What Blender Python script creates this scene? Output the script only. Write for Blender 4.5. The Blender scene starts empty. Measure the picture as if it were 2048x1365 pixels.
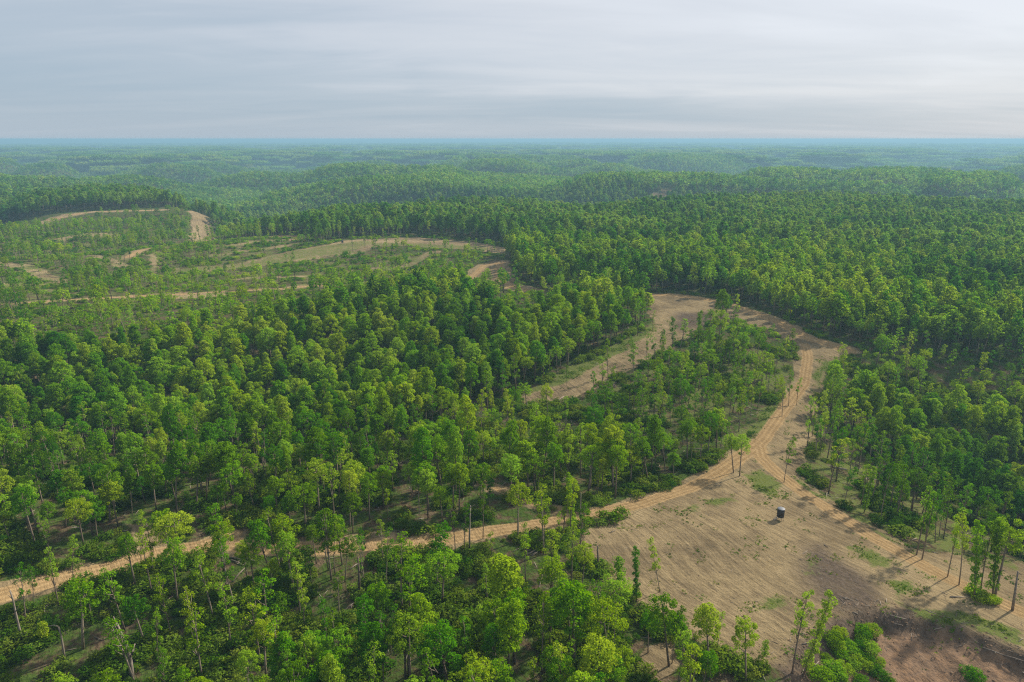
import bpy, math, random
import numpy as np
from mathutils import Vector

# ------------------------------------------------------------------ camera, sky, sun, exposure
S = bpy.context.scene
COL = S.collection
CAM_Z, PITCH, FPX = 65.0, math.radians(16.5), 1365.33      # metres, radians, focal length in photo pixels (2048 wide)
cam = bpy.data.cameras.new("camera")
cam.lens, cam.sensor_width, cam.clip_start, cam.clip_end = 24.0, 36.0, 0.5, 80000.0
camo = bpy.data.objects.new("camera", cam); COL.objects.link(camo)
camo.location = (0, 0, CAM_Z); camo.rotation_euler = (math.radians(90) - PITCH, 0, 0)
S.camera = camo

SUN_EL, SUN_AZ = math.radians(37), math.radians(55)         # azimuth clockwise from +Y (straight ahead)
sunv = Vector((math.sin(SUN_AZ)*math.cos(SUN_EL), math.cos(SUN_AZ)*math.cos(SUN_EL), math.sin(SUN_EL)))
sl = bpy.data.lights.new("sun", 'SUN'); sl.energy = 5.0; sl.angle = math.radians(2.0); sl.color = (1.0, .91, .77)
so = bpy.data.objects.new("sun", sl); COL.objects.link(so)
so.rotation_euler = (-sunv).to_track_quat('-Z', 'Y').to_euler(); so.location = (120, 80, 160)

W = bpy.data.worlds.new("World"); S.world = W; W.use_nodes = True
nt = W.node_tree; N = nt.nodes; L = nt.links
for n in list(N): N.remove(n)
def nd(tree, typ, **kw):
    n = tree.nodes.new(typ)
    for k, v in kw.items():
        if k in ('op', 'bt'): setattr(n, 'operation' if k == 'op' else 'blend_type', v)
        else: setattr(n, k, v)
    return n
def lin(r, g, b):
    f = lambda c: (c/255/12.92) if c/255 <= .04045 else ((c/255+.055)/1.055)**2.4
    return (f(r), f(g), f(b), 1)
def world():
    T = nt
    out = nd(T, 'ShaderNodeOutputWorld'); bg = nd(T, 'ShaderNodeBackground'); bg.inputs[1].default_value = .1
    sky = nd(T, 'ShaderNodeTexSky', sky_type='NISHITA', sun_disc=False, sun_elevation=SUN_EL, sun_rotation=SUN_AZ)
    tc = nd(T, 'ShaderNodeTexCoord'); sep = nd(T, 'ShaderNodeSeparateXYZ'); L.new(tc.outputs['Generated'], sep.inputs[0])
    zc = nd(T, 'ShaderNodeMath', op='MAXIMUM'); L.new(sep.outputs[2], zc.inputs[0]); zc.inputs[1].default_value = 0
    za = nd(T, 'ShaderNodeMath', op='ADD'); L.new(zc.outputs[0], za.inputs[0]); za.inputs[1].default_value = .09
    px = nd(T, 'ShaderNodeMath', op='DIVIDE'); L.new(sep.outputs[0], px.inputs[0]); L.new(za.outputs[0], px.inputs[1])
    py = nd(T, 'ShaderNodeMath', op='DIVIDE'); L.new(sep.outputs[1], py.inputs[0]); L.new(za.outputs[0], py.inputs[1])
    cb = nd(T, 'ShaderNodeCombineXYZ'); L.new(px.outputs[0], cb.inputs[0]); L.new(py.outputs[0], cb.inputs[1])
    def noise(sx, sy, off, det, rough, dist):
        m = nd(T, 'ShaderNodeMapping'); m.inputs['Scale'].default_value = (sx, sy, 1); m.inputs['Location'].default_value = off
        m.inputs['Rotation'].default_value = (0, 0, math.radians(4))
        L.new(cb.outputs[0], m.inputs[0])
        n = nd(T, 'ShaderNodeTexNoise'); n.inputs['Scale'].default_value = 1; n.inputs['Detail'].default_value = det
        n.inputs['Roughness'].default_value = rough; n.inputs['Distortion'].default_value = dist
        L.new(m.outputs[0], n.inputs['Vector']); return n
    n1 = noise(.17, .46, (3.1, 1.7, 0), 5, .5, .5)
    n2 = noise(.6, 1.05, (7.3, 4.2, 2), 4, .55, 1.4)
    ad = nd(T, 'ShaderNodeMath', op='MULTIPLY_ADD'); L.new(n2.outputs[0], ad.inputs[0]); ad.inputs[1].default_value = .24
    L.new(n1.outputs[0], ad.inputs[2])
    # brighter towards the right, where the sun stands behind the cloud, and with height above the horizon
    az = nd(T, 'ShaderNodeMath', op='MULTIPLY_ADD'); L.new(sep.outputs[0], az.inputs[0]); az.inputs[1].default_value = .22
    L.new(ad.outputs[0], az.inputs[2])
    mr = nd(T, 'ShaderNodeMapRange'); mr.inputs[1].default_value = .035; mr.inputs[2].default_value = .135
    mr.inputs[3].default_value = -.20; mr.inputs[4].default_value = .20; mr.interpolation_type = 'SMOOTHSTEP'
    L.new(sep.outputs[2], mr.inputs[0])
    fa = nd(T, 'ShaderNodeMath', op='ADD'); L.new(az.outputs[0], fa.inputs[0]); L.new(mr.outputs[0], fa.inputs[1])
    rp = nd(T, 'ShaderNodeValToRGB'); e = rp.color_ramp.elements
    e[0].position = .32; e[0].color = lin(166, 184, 201); e[1].position = .90; e[1].color = lin(224, 228, 235)
    for p, c in ((.50, (180, 193, 207)), (.63, (198, 206, 217)), (.76, (211, 216, 224))):
        q = e.new(p); q.color = lin(*c)
    L.new(fa.outputs[0], rp.inputs[0])
    # warm pale strip on the horizon
    hz = nd(T, 'ShaderNodeMapRange'); hz.inputs[1].default_value = 0; hz.inputs[2].default_value = .045
    hz.inputs[3].default_value = .5; hz.inputs[4].default_value = 0; hz.interpolation_type = 'SMOOTHSTEP'
    L.new(sep.outputs[2], hz.inputs[0])
    mh = nd(T, 'ShaderNodeMixRGB'); L.new(hz.outputs[0], mh.inputs[0]); L.new(rp.outputs[0], mh.inputs[1])
    mh.inputs[2].default_value = lin(182, 195, 208)
    sc = nd(T, 'ShaderNodeVectorMath', op='SCALE'); L.new(mh.outputs[0], sc.inputs[0]); sc.inputs[3].default_value = 5.15
    mx = nd(T, 'ShaderNodeMixRGB'); mx.inputs[0].default_value = .93
    L.new(sky.outputs[0], mx.inputs[1]); L.new(sc.outputs[0], mx.inputs[2])
    L.new(mx.outputs[0], bg.inputs[0]); L.new(bg.outputs[0], out.inputs[0])
world()
S.view_settings.view_transform = 'Standard'; S.view_settings.look = 'None'
S.view_settings.exposure = 0.97; S.view_settings.gamma = 1.0
cy = S.cycles
cy.max_bounces = 5; cy.diffuse_bounces = 3; cy.glossy_bounces = 1; cy.transmission_bounces = 3
cy.transparent_max_bounces = 4; cy.volume_bounces = 0; cy.caustics_reflective = cy.caustics_refractive = False
cy.use_denoising = False; cy.filter_width = 1.2
try: cy.denoiser = 'OPENIMAGEDENOISE'
except Exception: pass

HAZE_DENSITY = 0.00025
rng = np.random.default_rng(20240512)
random.seed(7)

# ------------------------------------------------------------------ ground plan: photo points on the ridge-top plane z = 0
cp, sp = math.cos(PITCH), math.sin(PITCH)
def ray(px, py):
    u = (np.asarray(px, float) - 1024)/FPX; v = (682.5 - np.asarray(py, float))/FPX
    return u, cp + v*sp, -sp + v*cp
def G(px, py):
    dx, dy, dz = ray(px, py); t = CAM_Z/-dz
    return np.stack([dx*t, dy*t], -1)
def Gp(pts): return G([p[0] for p in pts], [p[1] for p in pts])
def project(x, y, z):
    dz = z - CAM_Z; f = y*cp - dz*sp; v = (y*sp + dz*cp)/f; u = x/f
    return u*FPX + 1024, 682.5 - v*FPX

def inside(P, poly):
    x, y = P[:, 0], P[:, 1]; c = np.zeros(len(P), bool); n = len(poly)
    for i in range(n):
        x1, y1 = poly[i]; x2, y2 = poly[(i+1) % n]
        if y1 == y2: continue
        m = (y1 > y) != (y2 > y)
        c ^= m & (x < (x2-x1)*(y-y1)/(y2-y1) + x1)
    return c
def segdist(P, line, closed=False):
    d = np.full(len(P), 1e9); n = len(line)
    for i in range(n if closed else n-1):
        a, b = line[i], line[(i+1) % n]; ab = b-a
        t = np.clip(((P-a)@ab)/max(ab@ab, 1e-9), 0, 1)
        d = np.minimum(d, np.hypot(*(P - a - t[:, None]*ab).T))
    return d
def sdist(P, poly):                      # positive inside
    d = segdist(P, poly, True); return np.where(inside(P, poly), d, -d)
def sm(a, b, x):
    t = np.clip((x-a)/(b-a), 0, 1); return t*t*(3-2*t)

def hash2(ix, iy, seed):
    h = (ix.astype(np.int64)*374761393 + iy.astype(np.int64)*668265263 + seed*1442695041) & 0xffffffff
    h = ((h ^ (h >> 13))*1274126177) & 0xffffffff
    return ((h ^ (h >> 16)) & 0xffff)/65535.0
def vn(x, y, seed=0):
    ix, iy = np.floor(x), np.floor(y); fx, fy = x-ix, y-iy
    fx = fx*fx*fx*(fx*(fx*6-15)+10); fy = fy*fy*fy*(fy*(fy*6-15)+10)
    a, b = hash2(ix, iy, seed), hash2(ix+1, iy, seed); c, d = hash2(ix, iy+1, seed), hash2(ix+1, iy+1, seed)
    return (a*(1-fx)+b*fx)*(1-fy) + (c*(1-fx)+d*fx)*fy
def fbm(x, y, o=4, seed=0):
    s, a, t = 0, 1, 0
    for k in range(o):
        s = s + a*vn(x*2**k*1.03+17*k, y*2**k*1.03-11*k, seed+k); t += a; a *= .5
    return s/t

CLEAR = [Gp(p) for p in (
  # main clearing in front
  [(1160,1062),(1250,1026),(1340,984),(1430,932),(1470,895),(1520,850),(1560,790),(1590,745),(1606,690),(1612,664),(1650,668),(1705,684),(1690,702),(1655,720),(1642,765),(1632,820),(1622,880),(1612,920),(1640,958),(1700,996),(1770,1034),(1830,1064),(1880,1066),(1960,1062),(2060,1060),(2300,1100),(2500,1500),(2060,1420),(1900,1420),(1700,1420),(1600,1400),(1560,1335),(1480,1306),(1400,1285),(1330,1248),(1275,1212),(1215,1150),(1150,1085)],
  # upper meadow and the track along its top
  [(1285,588),(1430,597),(1480,614),(1560,640),(1615,665),(1604,690),(1540,655),(1470,640),(1420,640),(1385,668),(1310,712),(1225,750),(1135,790),(1040,787),(1043,770),(1100,750),(1200,704),(1285,668),(1302,640)],
  [(640,492),(700,479),(830,472),(940,482),(1010,496),(1012,508),(940,497),(820,491),(760,493),(700,506),(600,516),(480,528),(345,531),(345,522),(470,520),(560,505)],
  [(380,420),(405,417),(440,440),(442,450),(400,459),(375,456)],
  [(297,503),(311,499),(314,529),(295,531)],
  [(250,1042),(300,1035),(350,1052),(350,1075),(300,1095),(250,1100)],
  [(1285,1300),(1340,1288),(1375,1320),(1335,1368),(1285,1375)],
  [(325,577),(450,574),(455,588),(395,594),(330,590)])]
# (centre line, half width of the bare strip, half width of the wheel-worn track or 0)
TRACKS = [(Gp(a), w, r) for a, w, r in (
  ([(-260,1240),(-60,1190),(0,1174),(100,1145),(200,1124),(301,1098),(401,1082),(461,1078),(560,1088),(652,1090),(735,1086),(830,1086),(916,1072),(1031,1052),(1106,1040),(1182,1022),(1282,1000),(1380,965),(1440,930),(1500,878)], 2.6, 1.9),
  ([(1380,965),(1440,926),(1500,880),(1530,850),(1562,800),(1590,760),(1612,735),(1618,700),(1612,680)], 3.0, 1.7),
  ([(1518,862),(1525,890),(1555,920),(1610,962),(1680,1005),(1750,1050),(1820,1090),(1890,1130),(1960,1165),(2050,1205),(2250,1290)], 3.0, 1.9),
  ([(1285,589),(1340,589),(1400,595),(1450,606),(1510,625),(1560,643),(1612,668),(1700,686)], 4.0, 2.6),
  ([(401,1081),(440,1068),(470,1060)], 2.4, 1.2),
  ([(940,546),(968,525),(1000,521)], 5.0, 2.2),
  ([(1000,521),(1000,548),(1020,570),(1065,580)], 6.0, 2.4),
  ([(90,434),(180,427),(320,423)], 7.0, 2.5),
  ([(520,462),(560,465),(605,473)], 6.0, 2.5),
  ([(470,490),(530,480),(595,478)], 6.0, 0),
  ([(255,507),(300,484),(350,469),(400,459)], 6.0, 2.5),
  ([(-60,607),(90,598),(250,588),(330,582),(440,577),(560,571),(665,557)], 3.6, 1.8),
  ([(-20,518),(40,525),(110,546)], 5.0, 0),
  ([(345,527),(480,524),(600,510),(700,495)], 3.0, 0),
  ([(955,945),(1005,972),(1060,998),(1130,1010)], 1.6, .8),
  ([(820,520),(850,505),(870,500)], 3.0, 0), ([(385,470),(430,478),(500,480)], 4.0, 0), ([(430,505),(520,497),(590,488)], 3.5, 0), ([(120,470),(170,463),(230,460)], 4.5, 0), ([(160,500),(215,512),(250,520)], 3.5, 0), ([(700,530),(760,524),(820,522)], 3.0, 0), ([(470,548),(560,545),(640,538)], 2.6, 0), ([(0,560),(60,556),(120,549)], 3.0, 0),
  ([(0,386),(160,384)], 14.0, 0), ([(-40,402),(40,398)], 12.0, 0), ([(1310,378),(1340,376)], 10, 0), ([(1860,400),(1900,399)], 8, 0))]
PIT = Gp([(1556,1345),(1600,1300),(1642,1262),(1690,1230),(1742,1214),(1830,1224),(1950,1252),(2060,1300),(2300,1400),(2300,1700),(1500,1700),(1520,1420)])
RIM = Gp([(1590,1320),(1642,1262),(1690,1230),(1742,1214),(1830,1224),(1950,1252),(2060,1300),(2300,1400)])
GRASS = [(Gp(p), k) for p, k in (
  ([(1480,930),(1530,915),(1560,945),(1575,980),(1540,985),(1500,960)], .7),
  ([(1415,1000),(1470,985),(1485,1000),(1440,1012)], .8), ([(1375,1005),(1410,1000),(1405,1030),(1380,1030)], .5),
  ([(1425,860),(1490,835),(1545,780),(1585,750),(1575,790),(1520,845),(1450,870)], .95),
  ([(1780,1155),(1840,1150),(1845,1180),(1800,1190)], .75), ([(1790,1190),(1860,1205),(1950,1215),(2060,1250),(2060,1290),(1950,1245),(1850,1222)], .95),
  ([(1700,1080),(1760,1085),(1800,1110),(1740,1120)], .55), ([(1590,1110),(1620,1110),(1640,1150),(1600,1150)], .5),
  ([(1520,1190),(1590,1190),(1570,1230),(1510,1220)], .55), ([(1560,920),(1600,935),(1660,975),(1640,985),(1590,955)], .7),
  ([(1640,700),(1690,695),(1660,720),(1635,760),(1625,730)], .6), ([(1700,1005),(1790,1050),(1830,1080),(1790,1080),(1730,1040)], .55),
  ([(1900,1060),(2060,1050),(2060,1100),(1960,1095)], .5),
  ([(1040,765),(1100,745),(1200,700),(1290,660),(1300,640),(1310,660),(1240,700),(1120,755)], .9),
  ([(345,520),(470,519),(560,505),(640,492),(720,480),(760,484),(700,505),(600,515),(480,528),(345,531)], .5),
  ([(640,490),(800,484),(960,490),(1000,500),(940,498),(800,493)], .5))]
LIGHT = [Gp(p) for p in (
  [(-300,450),(90,440),(380,455),(600,480),(640,500),(900,500),(930,540),(800,560),(500,580),(250,605),(-300,640)],         # thin pale grass showing under open trees
  [(1615,780),(1650,772),(1700,805),(1790,845),(1900,905),(2048,972),(2400,1030),(2400,1120),(2060,1062),(1880,1066),(1800,1060),(1700,1005),(1640,965),(1600,930),(1620,860)],
  [(1200,770),(1390,690),(1430,660),(1600,705),(1585,745),(1500,800),(1430,840),(1300,830)])]
MULCH = [Gp(p) for p in (
  [(1600,1090),(1650,1085),(1720,1130),(1750,1180),(1740,1225),(1690,1230),(1640,1200),(1600,1140)],
  [(1350,625),(1440,620),(1480,640),(1400,650),(1350,660)])]
DENSE = [Gp(p) for p in (
  [(-400,725),(0,712),(200,702),(400,682),(550,650),(700,625),(850,592),(900,588),(955,612),(985,650),(1040,668),(1090,650),(1150,628),(1210,603),(1278,597),(1288,640),(1245,675),(1150,717),(1050,757),(960,800),(880,830),(780,850),(640,862),(500,852),(330,847),(200,842),(60,838),(-400,832)],
  [(1652,765),(1680,758),(1740,764),(1900,768),(2300,780),(2600,1010),(2200,1000),(2048,958),(1950,918),(1870,880),(1790,838),(1720,800),(1665,785)],
  [(-900,436),(90,429),(320,418),(400,412),(447,432),(455,452),(520,456),(612,470),(640,481),(700,474),(830,468),(940,478),(1018,492),(1008,522),(1016,548),(1040,568),(1066,573),(1150,580),(1290,584),(1430,591),(1485,608),(1572,638),(1625,660),(1706,680),(2048,697),(2900,720),(6000,400),(3000,330),(-3000,330),(-3000,436)])]
OAKS = [Gp(p) for p in ([(455,1102),(560,1106),(650,1108),(735,1102),(740,1150),(600,1160),(470,1140)],          # lightly thinned stands: broad crowns close together
  [(-400,880),(400,890),(640,890),(800,880),(950,870),(1010,900),(1010,985),(900,1050),(640,1070),(430,1050),(230,1040),(180,1090),(-400,1180)],
  [(1010,905),(1150,900),(1300,893),(1430,872),(1455,890),(1400,935),(1320,975),(1200,1000),(1110,985),(1010,975)],
  [(560,1330),(700,1310),(900,1290),(1060,1240),(1150,1225),(1210,1240),(1270,1300),(1275,1800),(480,1800)])]
SPARSE = [Gp(p) for p in ([(-400,1190),(200,1140),(430,1100),(640,1105),(900,1090),(1120,1080),(1210,1200),(1290,1250),(1290,1800),(-900,1800)],)]
BUSHY = [Gp(p) for p in ([(1780,870),(1870,895),(1950,932),(2048,972),(2400,1030),(2400,1120),(2060,1062),(1880,1066),(1790,1040)],[(1040,795),(1230,760),(1390,680),(1430,650),(1600,700),(1580,745),(1500,800),(1430,840),(1250,850),(1010,850)],)]

def warp(P, a=1.6, s=9.0):
    k = 1 + np.hypot(P[:, 0], P[:, 1])/400
    return P + np.stack([(vn(P[:, 0]/s, P[:, 1]/s, 91)-.5), (vn(P[:, 0]/s, P[:, 1]/s, 92)-.5)], -1)*2*a*k[:, None]

def clear_margin(P):                   # metres outside (+) of every bare area
    d = np.full(len(P), 1e9)
    for c in CLEAR: d = np.minimum(d, -sdist(P, c))
    for l, w, r in TRACKS: d = np.minimum(d, segdist(P, l)-w)
    return d

DIPS = [(330,770,-11,55,40),(760,730,-7,45,45),(2050,850,-13,45,45),(2350,900,-10,60,60),(250,540,-5,70,60),(800,540,-5,55,50),(150,1330,-4,30,22),(1150,890,-3,25,22)]
DIPS = [(G(a, b), d, sx, sy) for a, b, d, sx, sy in DIPS]
def terrain(x, y):
    x = np.atleast_1d(np.asarray(x, float)); y = np.atleast_1d(np.asarray(y, float)); r = np.hypot(x, y)
    P = np.stack([x, y], -1)
    h = (fbm(x/38, y/38, 3, 5)-.5)*1.6*sm(60, 160, r)
    for c, d, sx, sy in DIPS: h = h + d*np.exp(-((x-c[0])/sx)**2 - ((y-c[1])/sy)**2)
    # dissected plateau: level ridge tops cut by branching hollows
    wx = x + 160*(fbm(x/500, y/500, 2, 41)-.5); wy = y + 160*(fbm(x/500, y/500, 2, 43)-.5)
    rid = np.abs(2*fbm(wx/620, wy/620, 3, 21)-1); rid2 = np.abs(2*fbm(wx/260+5, wy/260, 2, 33)-1)
    val = -60*(1-sm(0, .34, rid)) - 20*(1-sm(0, .4, rid2)) + 10*(fbm(x/1500, y/1500, 2, 61)-.4)
    far = sm(430, 900, r)*sm(-.2, .35, (y-260)/400)
    h = h + val*far + far*14*(fbm(x/3500, y/3500, 2, 71)-.45)*sm(1500, 5000, r)
    h = h + 46*sm(7000, 27000, r)
    # cut bank: ground falls away towards the viewer below the rim
    near = r < 200
    if near.any():
        q = P[near]; s = sdist(q, PIT)
        s = s + (fbm(q[:, 0]/3, q[:, 1]/3, 3, 15)-.5)*1.2
        drop = -1.3*sm(0, 2.4, s) - .27*np.clip(s-1.5, 0, 40) + .25*np.exp(-((s+.8)/.7)**2)
        hh = h[near]; hh = hh + drop + 1.1*(fbm(q[:, 0]/2.6, q[:, 1]/2.6, 4, 17)-.5)*sm(-.5, 2, s); h[near] = hh
    return h
def T1(x, y): return float(terrain(x, y)[0])

# ------------------------------------------------------------------ materials
def newmat(name):
    m = bpy.data.materials.new(name); m.use_nodes = True; t = m.node_tree
    for n in list(t.nodes): t.nodes.remove(n)
    o = nd(t, 'ShaderNodeOutputMaterial'); return m, t, o
def ramp(t, src, stops):
    r = nd(t, 'ShaderNodeValToRGB'); e = r.color_ramp.elements
    e[0].position, e[0].color = stops[0][0], (*stops[0][1], 1); e[1].position, e[1].color = stops[-1][0], (*stops[-1][1], 1)
    for p, c in stops[1:-1]: q = e.new(p); q.color = (*c, 1)
    t.links.new(src, r.inputs[0]); return r.outputs[0]
def tnoise(t, vec, scale, det=3, rough=.55, dist=0):
    n = nd(t, 'ShaderNodeTexNoise'); n.inputs['Scale'].default_value = scale; n.inputs['Detail'].default_value = det
    n.inputs['Roughness'].default_value = rough; n.inputs['Distortion'].default_value = dist
    t.links.new(vec, n.inputs['Vector']); return n.outputs[0]
def tmath(t, op, a, b=None, c=None):
    n = nd(t, 'ShaderNodeMath', op=op)
    for i, v in enumerate((a, b, c)):
        if v is None: continue
        if isinstance(v, (int, float)): n.inputs[i].default_value = v
        else: t.links.new(v, n.inputs[i])
    return n.outputs[0]
def tmix(t, f, a, b, bt='MIX'):
    n = nd(t, 'ShaderNodeMixRGB', bt=bt)
    for i, v in enumerate((f, a, b)):
        if isinstance(v, (int, float)): n.inputs[i].default_value = v
        elif isinstance(v, tuple): n.inputs[i].default_value = (*v, 1)
        else: t.links.new(v, n.inputs[i])
    return n.outputs[0]

def leaf_material(name, dark, mid, light, trans=.40, gloss=.0):
    m, t, o = newmat(name)
    oi = nd(t, 'ShaderNodeObjectInfo'); at = nd(t, 'ShaderNodeAttribute', attribute_name='tint')
    big = tnoise(t, oi.outputs['Location'], .012, 2); big2 = tnoise(t, oi.outputs['Location'], .05, 1)
    v = tmath(t, 'MULTIPLY_ADD', oi.outputs['Random'], .46, tmath(t, 'MULTIPLY_ADD', big, 1.15, -.345))
    v = tmath(t, 'MULTIPLY_ADD', at.outputs['Fac'], .24, v); v = tmath(t, 'MULTIPLY_ADD', big2, .5, v)
    c = ramp(t, v, [(.36, dark), (.72, mid), (1.0, light)])
    # a few crowns turn olive or bluish
    wn = nd(t, 'ShaderNodeTexWhiteNoise', noise_dimensions='3D'); t.links.new(oi.outputs['Location'], wn.inputs[0])
    hs = nd(t, 'ShaderNodeHueSaturation'); t.links.new(c, hs.inputs['Color'])
    t.links.new(tmath(t, 'MULTIPLY_ADD', wn.outputs[0], .040, .481), hs.inputs['Hue'])
    t.links.new(tmath(t, 'MULTIPLY_ADD', oi.outputs['Random'], -.12, 1.08), hs.inputs['Saturation'])
    c = hs.outputs[0]
    d = nd(t, 'ShaderNodeBsdfDiffuse'); t.links.new(c, d.inputs[0])
    tr = nd(t, 'ShaderNodeBsdfTranslucent'); t.links.new(tmix(t, 1.0, c, (1.25, 1.3, .6), 'MULTIPLY'), tr.inputs[0])
    a = nd(t, 'ShaderNodeMixShader'); a.inputs[0].default_value = trans; t.links.new(d.outputs[0], a.inputs[1]); t.links.new(tr.outputs[0], a.inputs[2])
    g = nd(t, 'ShaderNodeBsdfGlossy'); g.inputs['Roughness'].default_value = .45; g.inputs[0].default_value = (.8, .9, .8, 1)
    b = nd(t, 'ShaderNodeMixShader'); b.inputs[0].default_value = gloss; t.links.new(a.outputs[0], b.inputs[1]); t.links.new(g.outputs[0], b.inputs[2])
    t.links.new(b.outputs[0], o.inputs[0]); return m
LEAF = leaf_material('spring_leaves', (.024, .080, .004), (.090, .198, .005), (.225, .335, .008))
SHRUB = leaf_material('shrub_leaves', (.022, .056, .006), (.058, .112, .009), (.125, .185, .014))
FARLEAF = leaf_material('distant_leaves', (.030, .088, .008), (.086, .190, .014), (.18, .285, .03))

def bark_material(name, dark, light):
    m, t, o = newmat(name); tc = nd(t, 'ShaderNodeTexCoord'); oi = nd(t, 'ShaderNodeObjectInfo')
    n = tnoise(t, tc.outputs['Object'], 2.3, 4, .65)
    c = ramp(t, tmath(t, 'MULTIPLY_ADD', oi.outputs['Random'], .4, tmath(t, 'MULTIPLY', n, .9)), [(.3, dark), (.95, light)])
    d = nd(t, 'ShaderNodeBsdfDiffuse'); t.links.new(c, d.inputs[0]); t.links.new(d.outputs[0], o.inputs[0]); return m
BARK = bark_material('grey_bark', (.075, .058, .045), (.24, .20, .155))
PALEWOOD = bark_material('weathered_wood', (.07, .056, .044), (.27, .235, .195))
SOILCLOD = bark_material('earth_clods', (.05, .038, .028), (.17, .115, .072))

def ground_material():
    m, t, o = newmat('forest_soil'); K = t.links
    geo = nd(t, 'ShaderNodeNewGeometry'); P = geo.outputs['Position']
    A = {k: nd(t, 'ShaderNodeAttribute', attribute_name=k).outputs['Fac'] for k in ('dirt', 'track', 'grass', 'mulch', 'bank', 'far')}
    lat = nd(t, 'ShaderNodeAttribute', attribute_name='lateral').outputs['Fac']
    n_big, n_mid, n_fine, n_vf = tnoise(t, P, .05, 4), tnoise(t, P, .35, 5, .6), tnoise(t, P, 1.7, 5, .65), tnoise(t, P, 6.5, 3, .7)
    # raked furrows: noise drawn out along the direction the dozer worked, curving over the clearing
    mp = nd(t, 'ShaderNodeMapping', vector_type='POINT'); mp.inputs['Rotation'].default_value = (0, 0, math.radians(62))
    wob = nd(t, 'ShaderNodeVectorMath', op='SCALE'); cn = nd(t, 'ShaderNodeTexNoise'); cn.inputs['Scale'].default_value = .018; cn.inputs['Detail'].default_value = 1
    K.new(P, cn.inputs['Vector']); K.new(cn.outputs['Color'], wob.inputs[0]); wob.inputs[3].default_value = 26
    pa = nd(t, 'ShaderNodeVectorMath', op='ADD'); K.new(P, pa.inputs[0]); K.new(wob.outputs[0], pa.inputs[1]); K.new(pa.outputs[0], mp.inputs[0])
    st = nd(t, 'ShaderNodeVectorMath', op='MULTIPLY'); K.new(mp.outputs[0], st.inputs[0]); st.inputs[1].default_value = (.09, 1.15, .3)
    furrow = tnoise(t, st.outputs[0], 1.0, 4, .6); st2 = nd(t, 'ShaderNodeVectorMath', op='MULTIPLY'); K.new(mp.outputs[0], st2.inputs[0]); st2.inputs[1].default_value = (.3, 3.2, .6)
    furrow2 = tnoise(t, st2.outputs[0], 1.0, 2, .6)
    litter = ramp(t, n_fine, [(.3, (.050, .036, .022)), (.5, (.10, .072, .044)), (.72, (.19, .145, .095))])
    herb = ramp(t, n_fine, [(.32, (.022, .042, .008)), (.7, (.075, .115, .024))])
    forest = tmix(t, ramp(t, tmath(t, 'MULTIPLY_ADD', n_fine, .35, tmath(t, 'MULTIPLY', n_mid, .7)), [(.44, (0, 0, 0)), (.56, (1, 1, 1))]), litter, herb)
    dirtv = tmath(t, 'ADD', tmath(t, 'MULTIPLY', n_big, .5), tmath(t, 'ADD', tmath(t, 'MULTIPLY', furrow, .24), tmath(t, 'MULTIPLY_ADD', n_mid, .25, tmath(t, 'MULTIPLY', n_fine, .12))))
    dirt = ramp(t, dirtv, [(.40, (.098, .076, .046)), (.52, (.188, .144, .083)), (.60, (.264, .203, .113)), (.74, (.34, .262, .15))])
    dirt = tmix(t, .62, dirt, ramp(t, tmath(t, 'MULTIPLY_ADD', furrow2, .5, tmath(t, 'MULTIPLY', n_vf, .5)), [(.34, (.32, .30, .28)), (.48, (.92, .9, .88)), (.62, (1.15, 1.14, 1.12))]), 'MULTIPLY')  # furrow streaks, plus dark speckle painted in as small shadows among the soil grains
    chips = ramp(t, tnoise(t, P, 3.3, 2, .8), [(.68, (0, 0, 0)), (.74, (1, 1, 1))])
    dirt = tmix(t, tmath(t, 'MULTIPLY', chips, .42), dirt, (.42, .37, .31))
    reddish = tmix(t, ramp(t, n_mid, [(.35, (.3, .3, .3)), (.7, (1, 1, 1))]), (.19, .135, .09), (.30, .185, .105))
    dirt = tmix(t, A['bank'], dirt, tmix(t, ramp(t, n_fine, [(.35, (.15, .15, .15)), (.6, (.9, .9, .9))]), (.15, .105, .075), reddish))
    rt = ramp(t, tmath(t, 'MULTIPLY_ADD', n_mid, .5, tmath(t, 'MULTIPLY', n_fine, .5)), [(.34, (.235, .160, .078)), (.66, (.355, .248, .126))])
    ruts = nd(t, 'ShaderNodeTexWave', wave_type='BANDS', bands_direction='X'); cl = nd(t, 'ShaderNodeCombineXYZ'); K.new(lat, cl.inputs[0])
    K.new(tmath(t, 'MULTIPLY', n_mid, .6), cl.inputs[1]); K.new(cl.outputs[0], ruts.inputs['Vector']); ruts.inputs['Scale'].default_value = .31; ruts.inputs['Distortion'].default_value = 2.2
    rt = tmix(t, .5, rt, ramp(t, ruts.outputs['Fac'], [(.2, (.74, .70, .66)), (.8, (1.12, 1.12, 1.12))]), 'MULTIPLY')
    tj = tmath(t, 'ADD', A['track'], tmath(t, 'MULTIPLY', tmath(t, 'SUBTRACT', n_mid, .5), 1.1))
    dirt = tmix(t, ramp(t, tj, [(.3, (0, 0, 0)), (.72, (1, 1, 1))]), dirt, rt)
    mj = tmath(t, 'MULTIPLY', A['mulch'], ramp(t, tmath(t, 'MULTIPLY_ADD', n_fine, .4, tmath(t, 'MULTIPLY', furrow, .6)), [(.30, (.5, .5, .5)), (.52, (1, 1, 1))]))
    dirt = tmix(t, mj, dirt, ramp(t, n_fine, [(.3, (.045, .035, .028)), (.7, (.15, .115, .085))]))
    gj = tmath(t, 'ADD', tmath(t, 'MULTIPLY', A['grass'], 1.25), tmath(t, 'MULTIPLY_ADD', n_fine, 1.0, tmath(t, 'MULTIPLY_ADD', n_mid, 1.1, -.96)))
    gcol = ramp(t, n_vf, [(.3, (.055, .085, .016)), (.7, (.145, .175, .045))])
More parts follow.
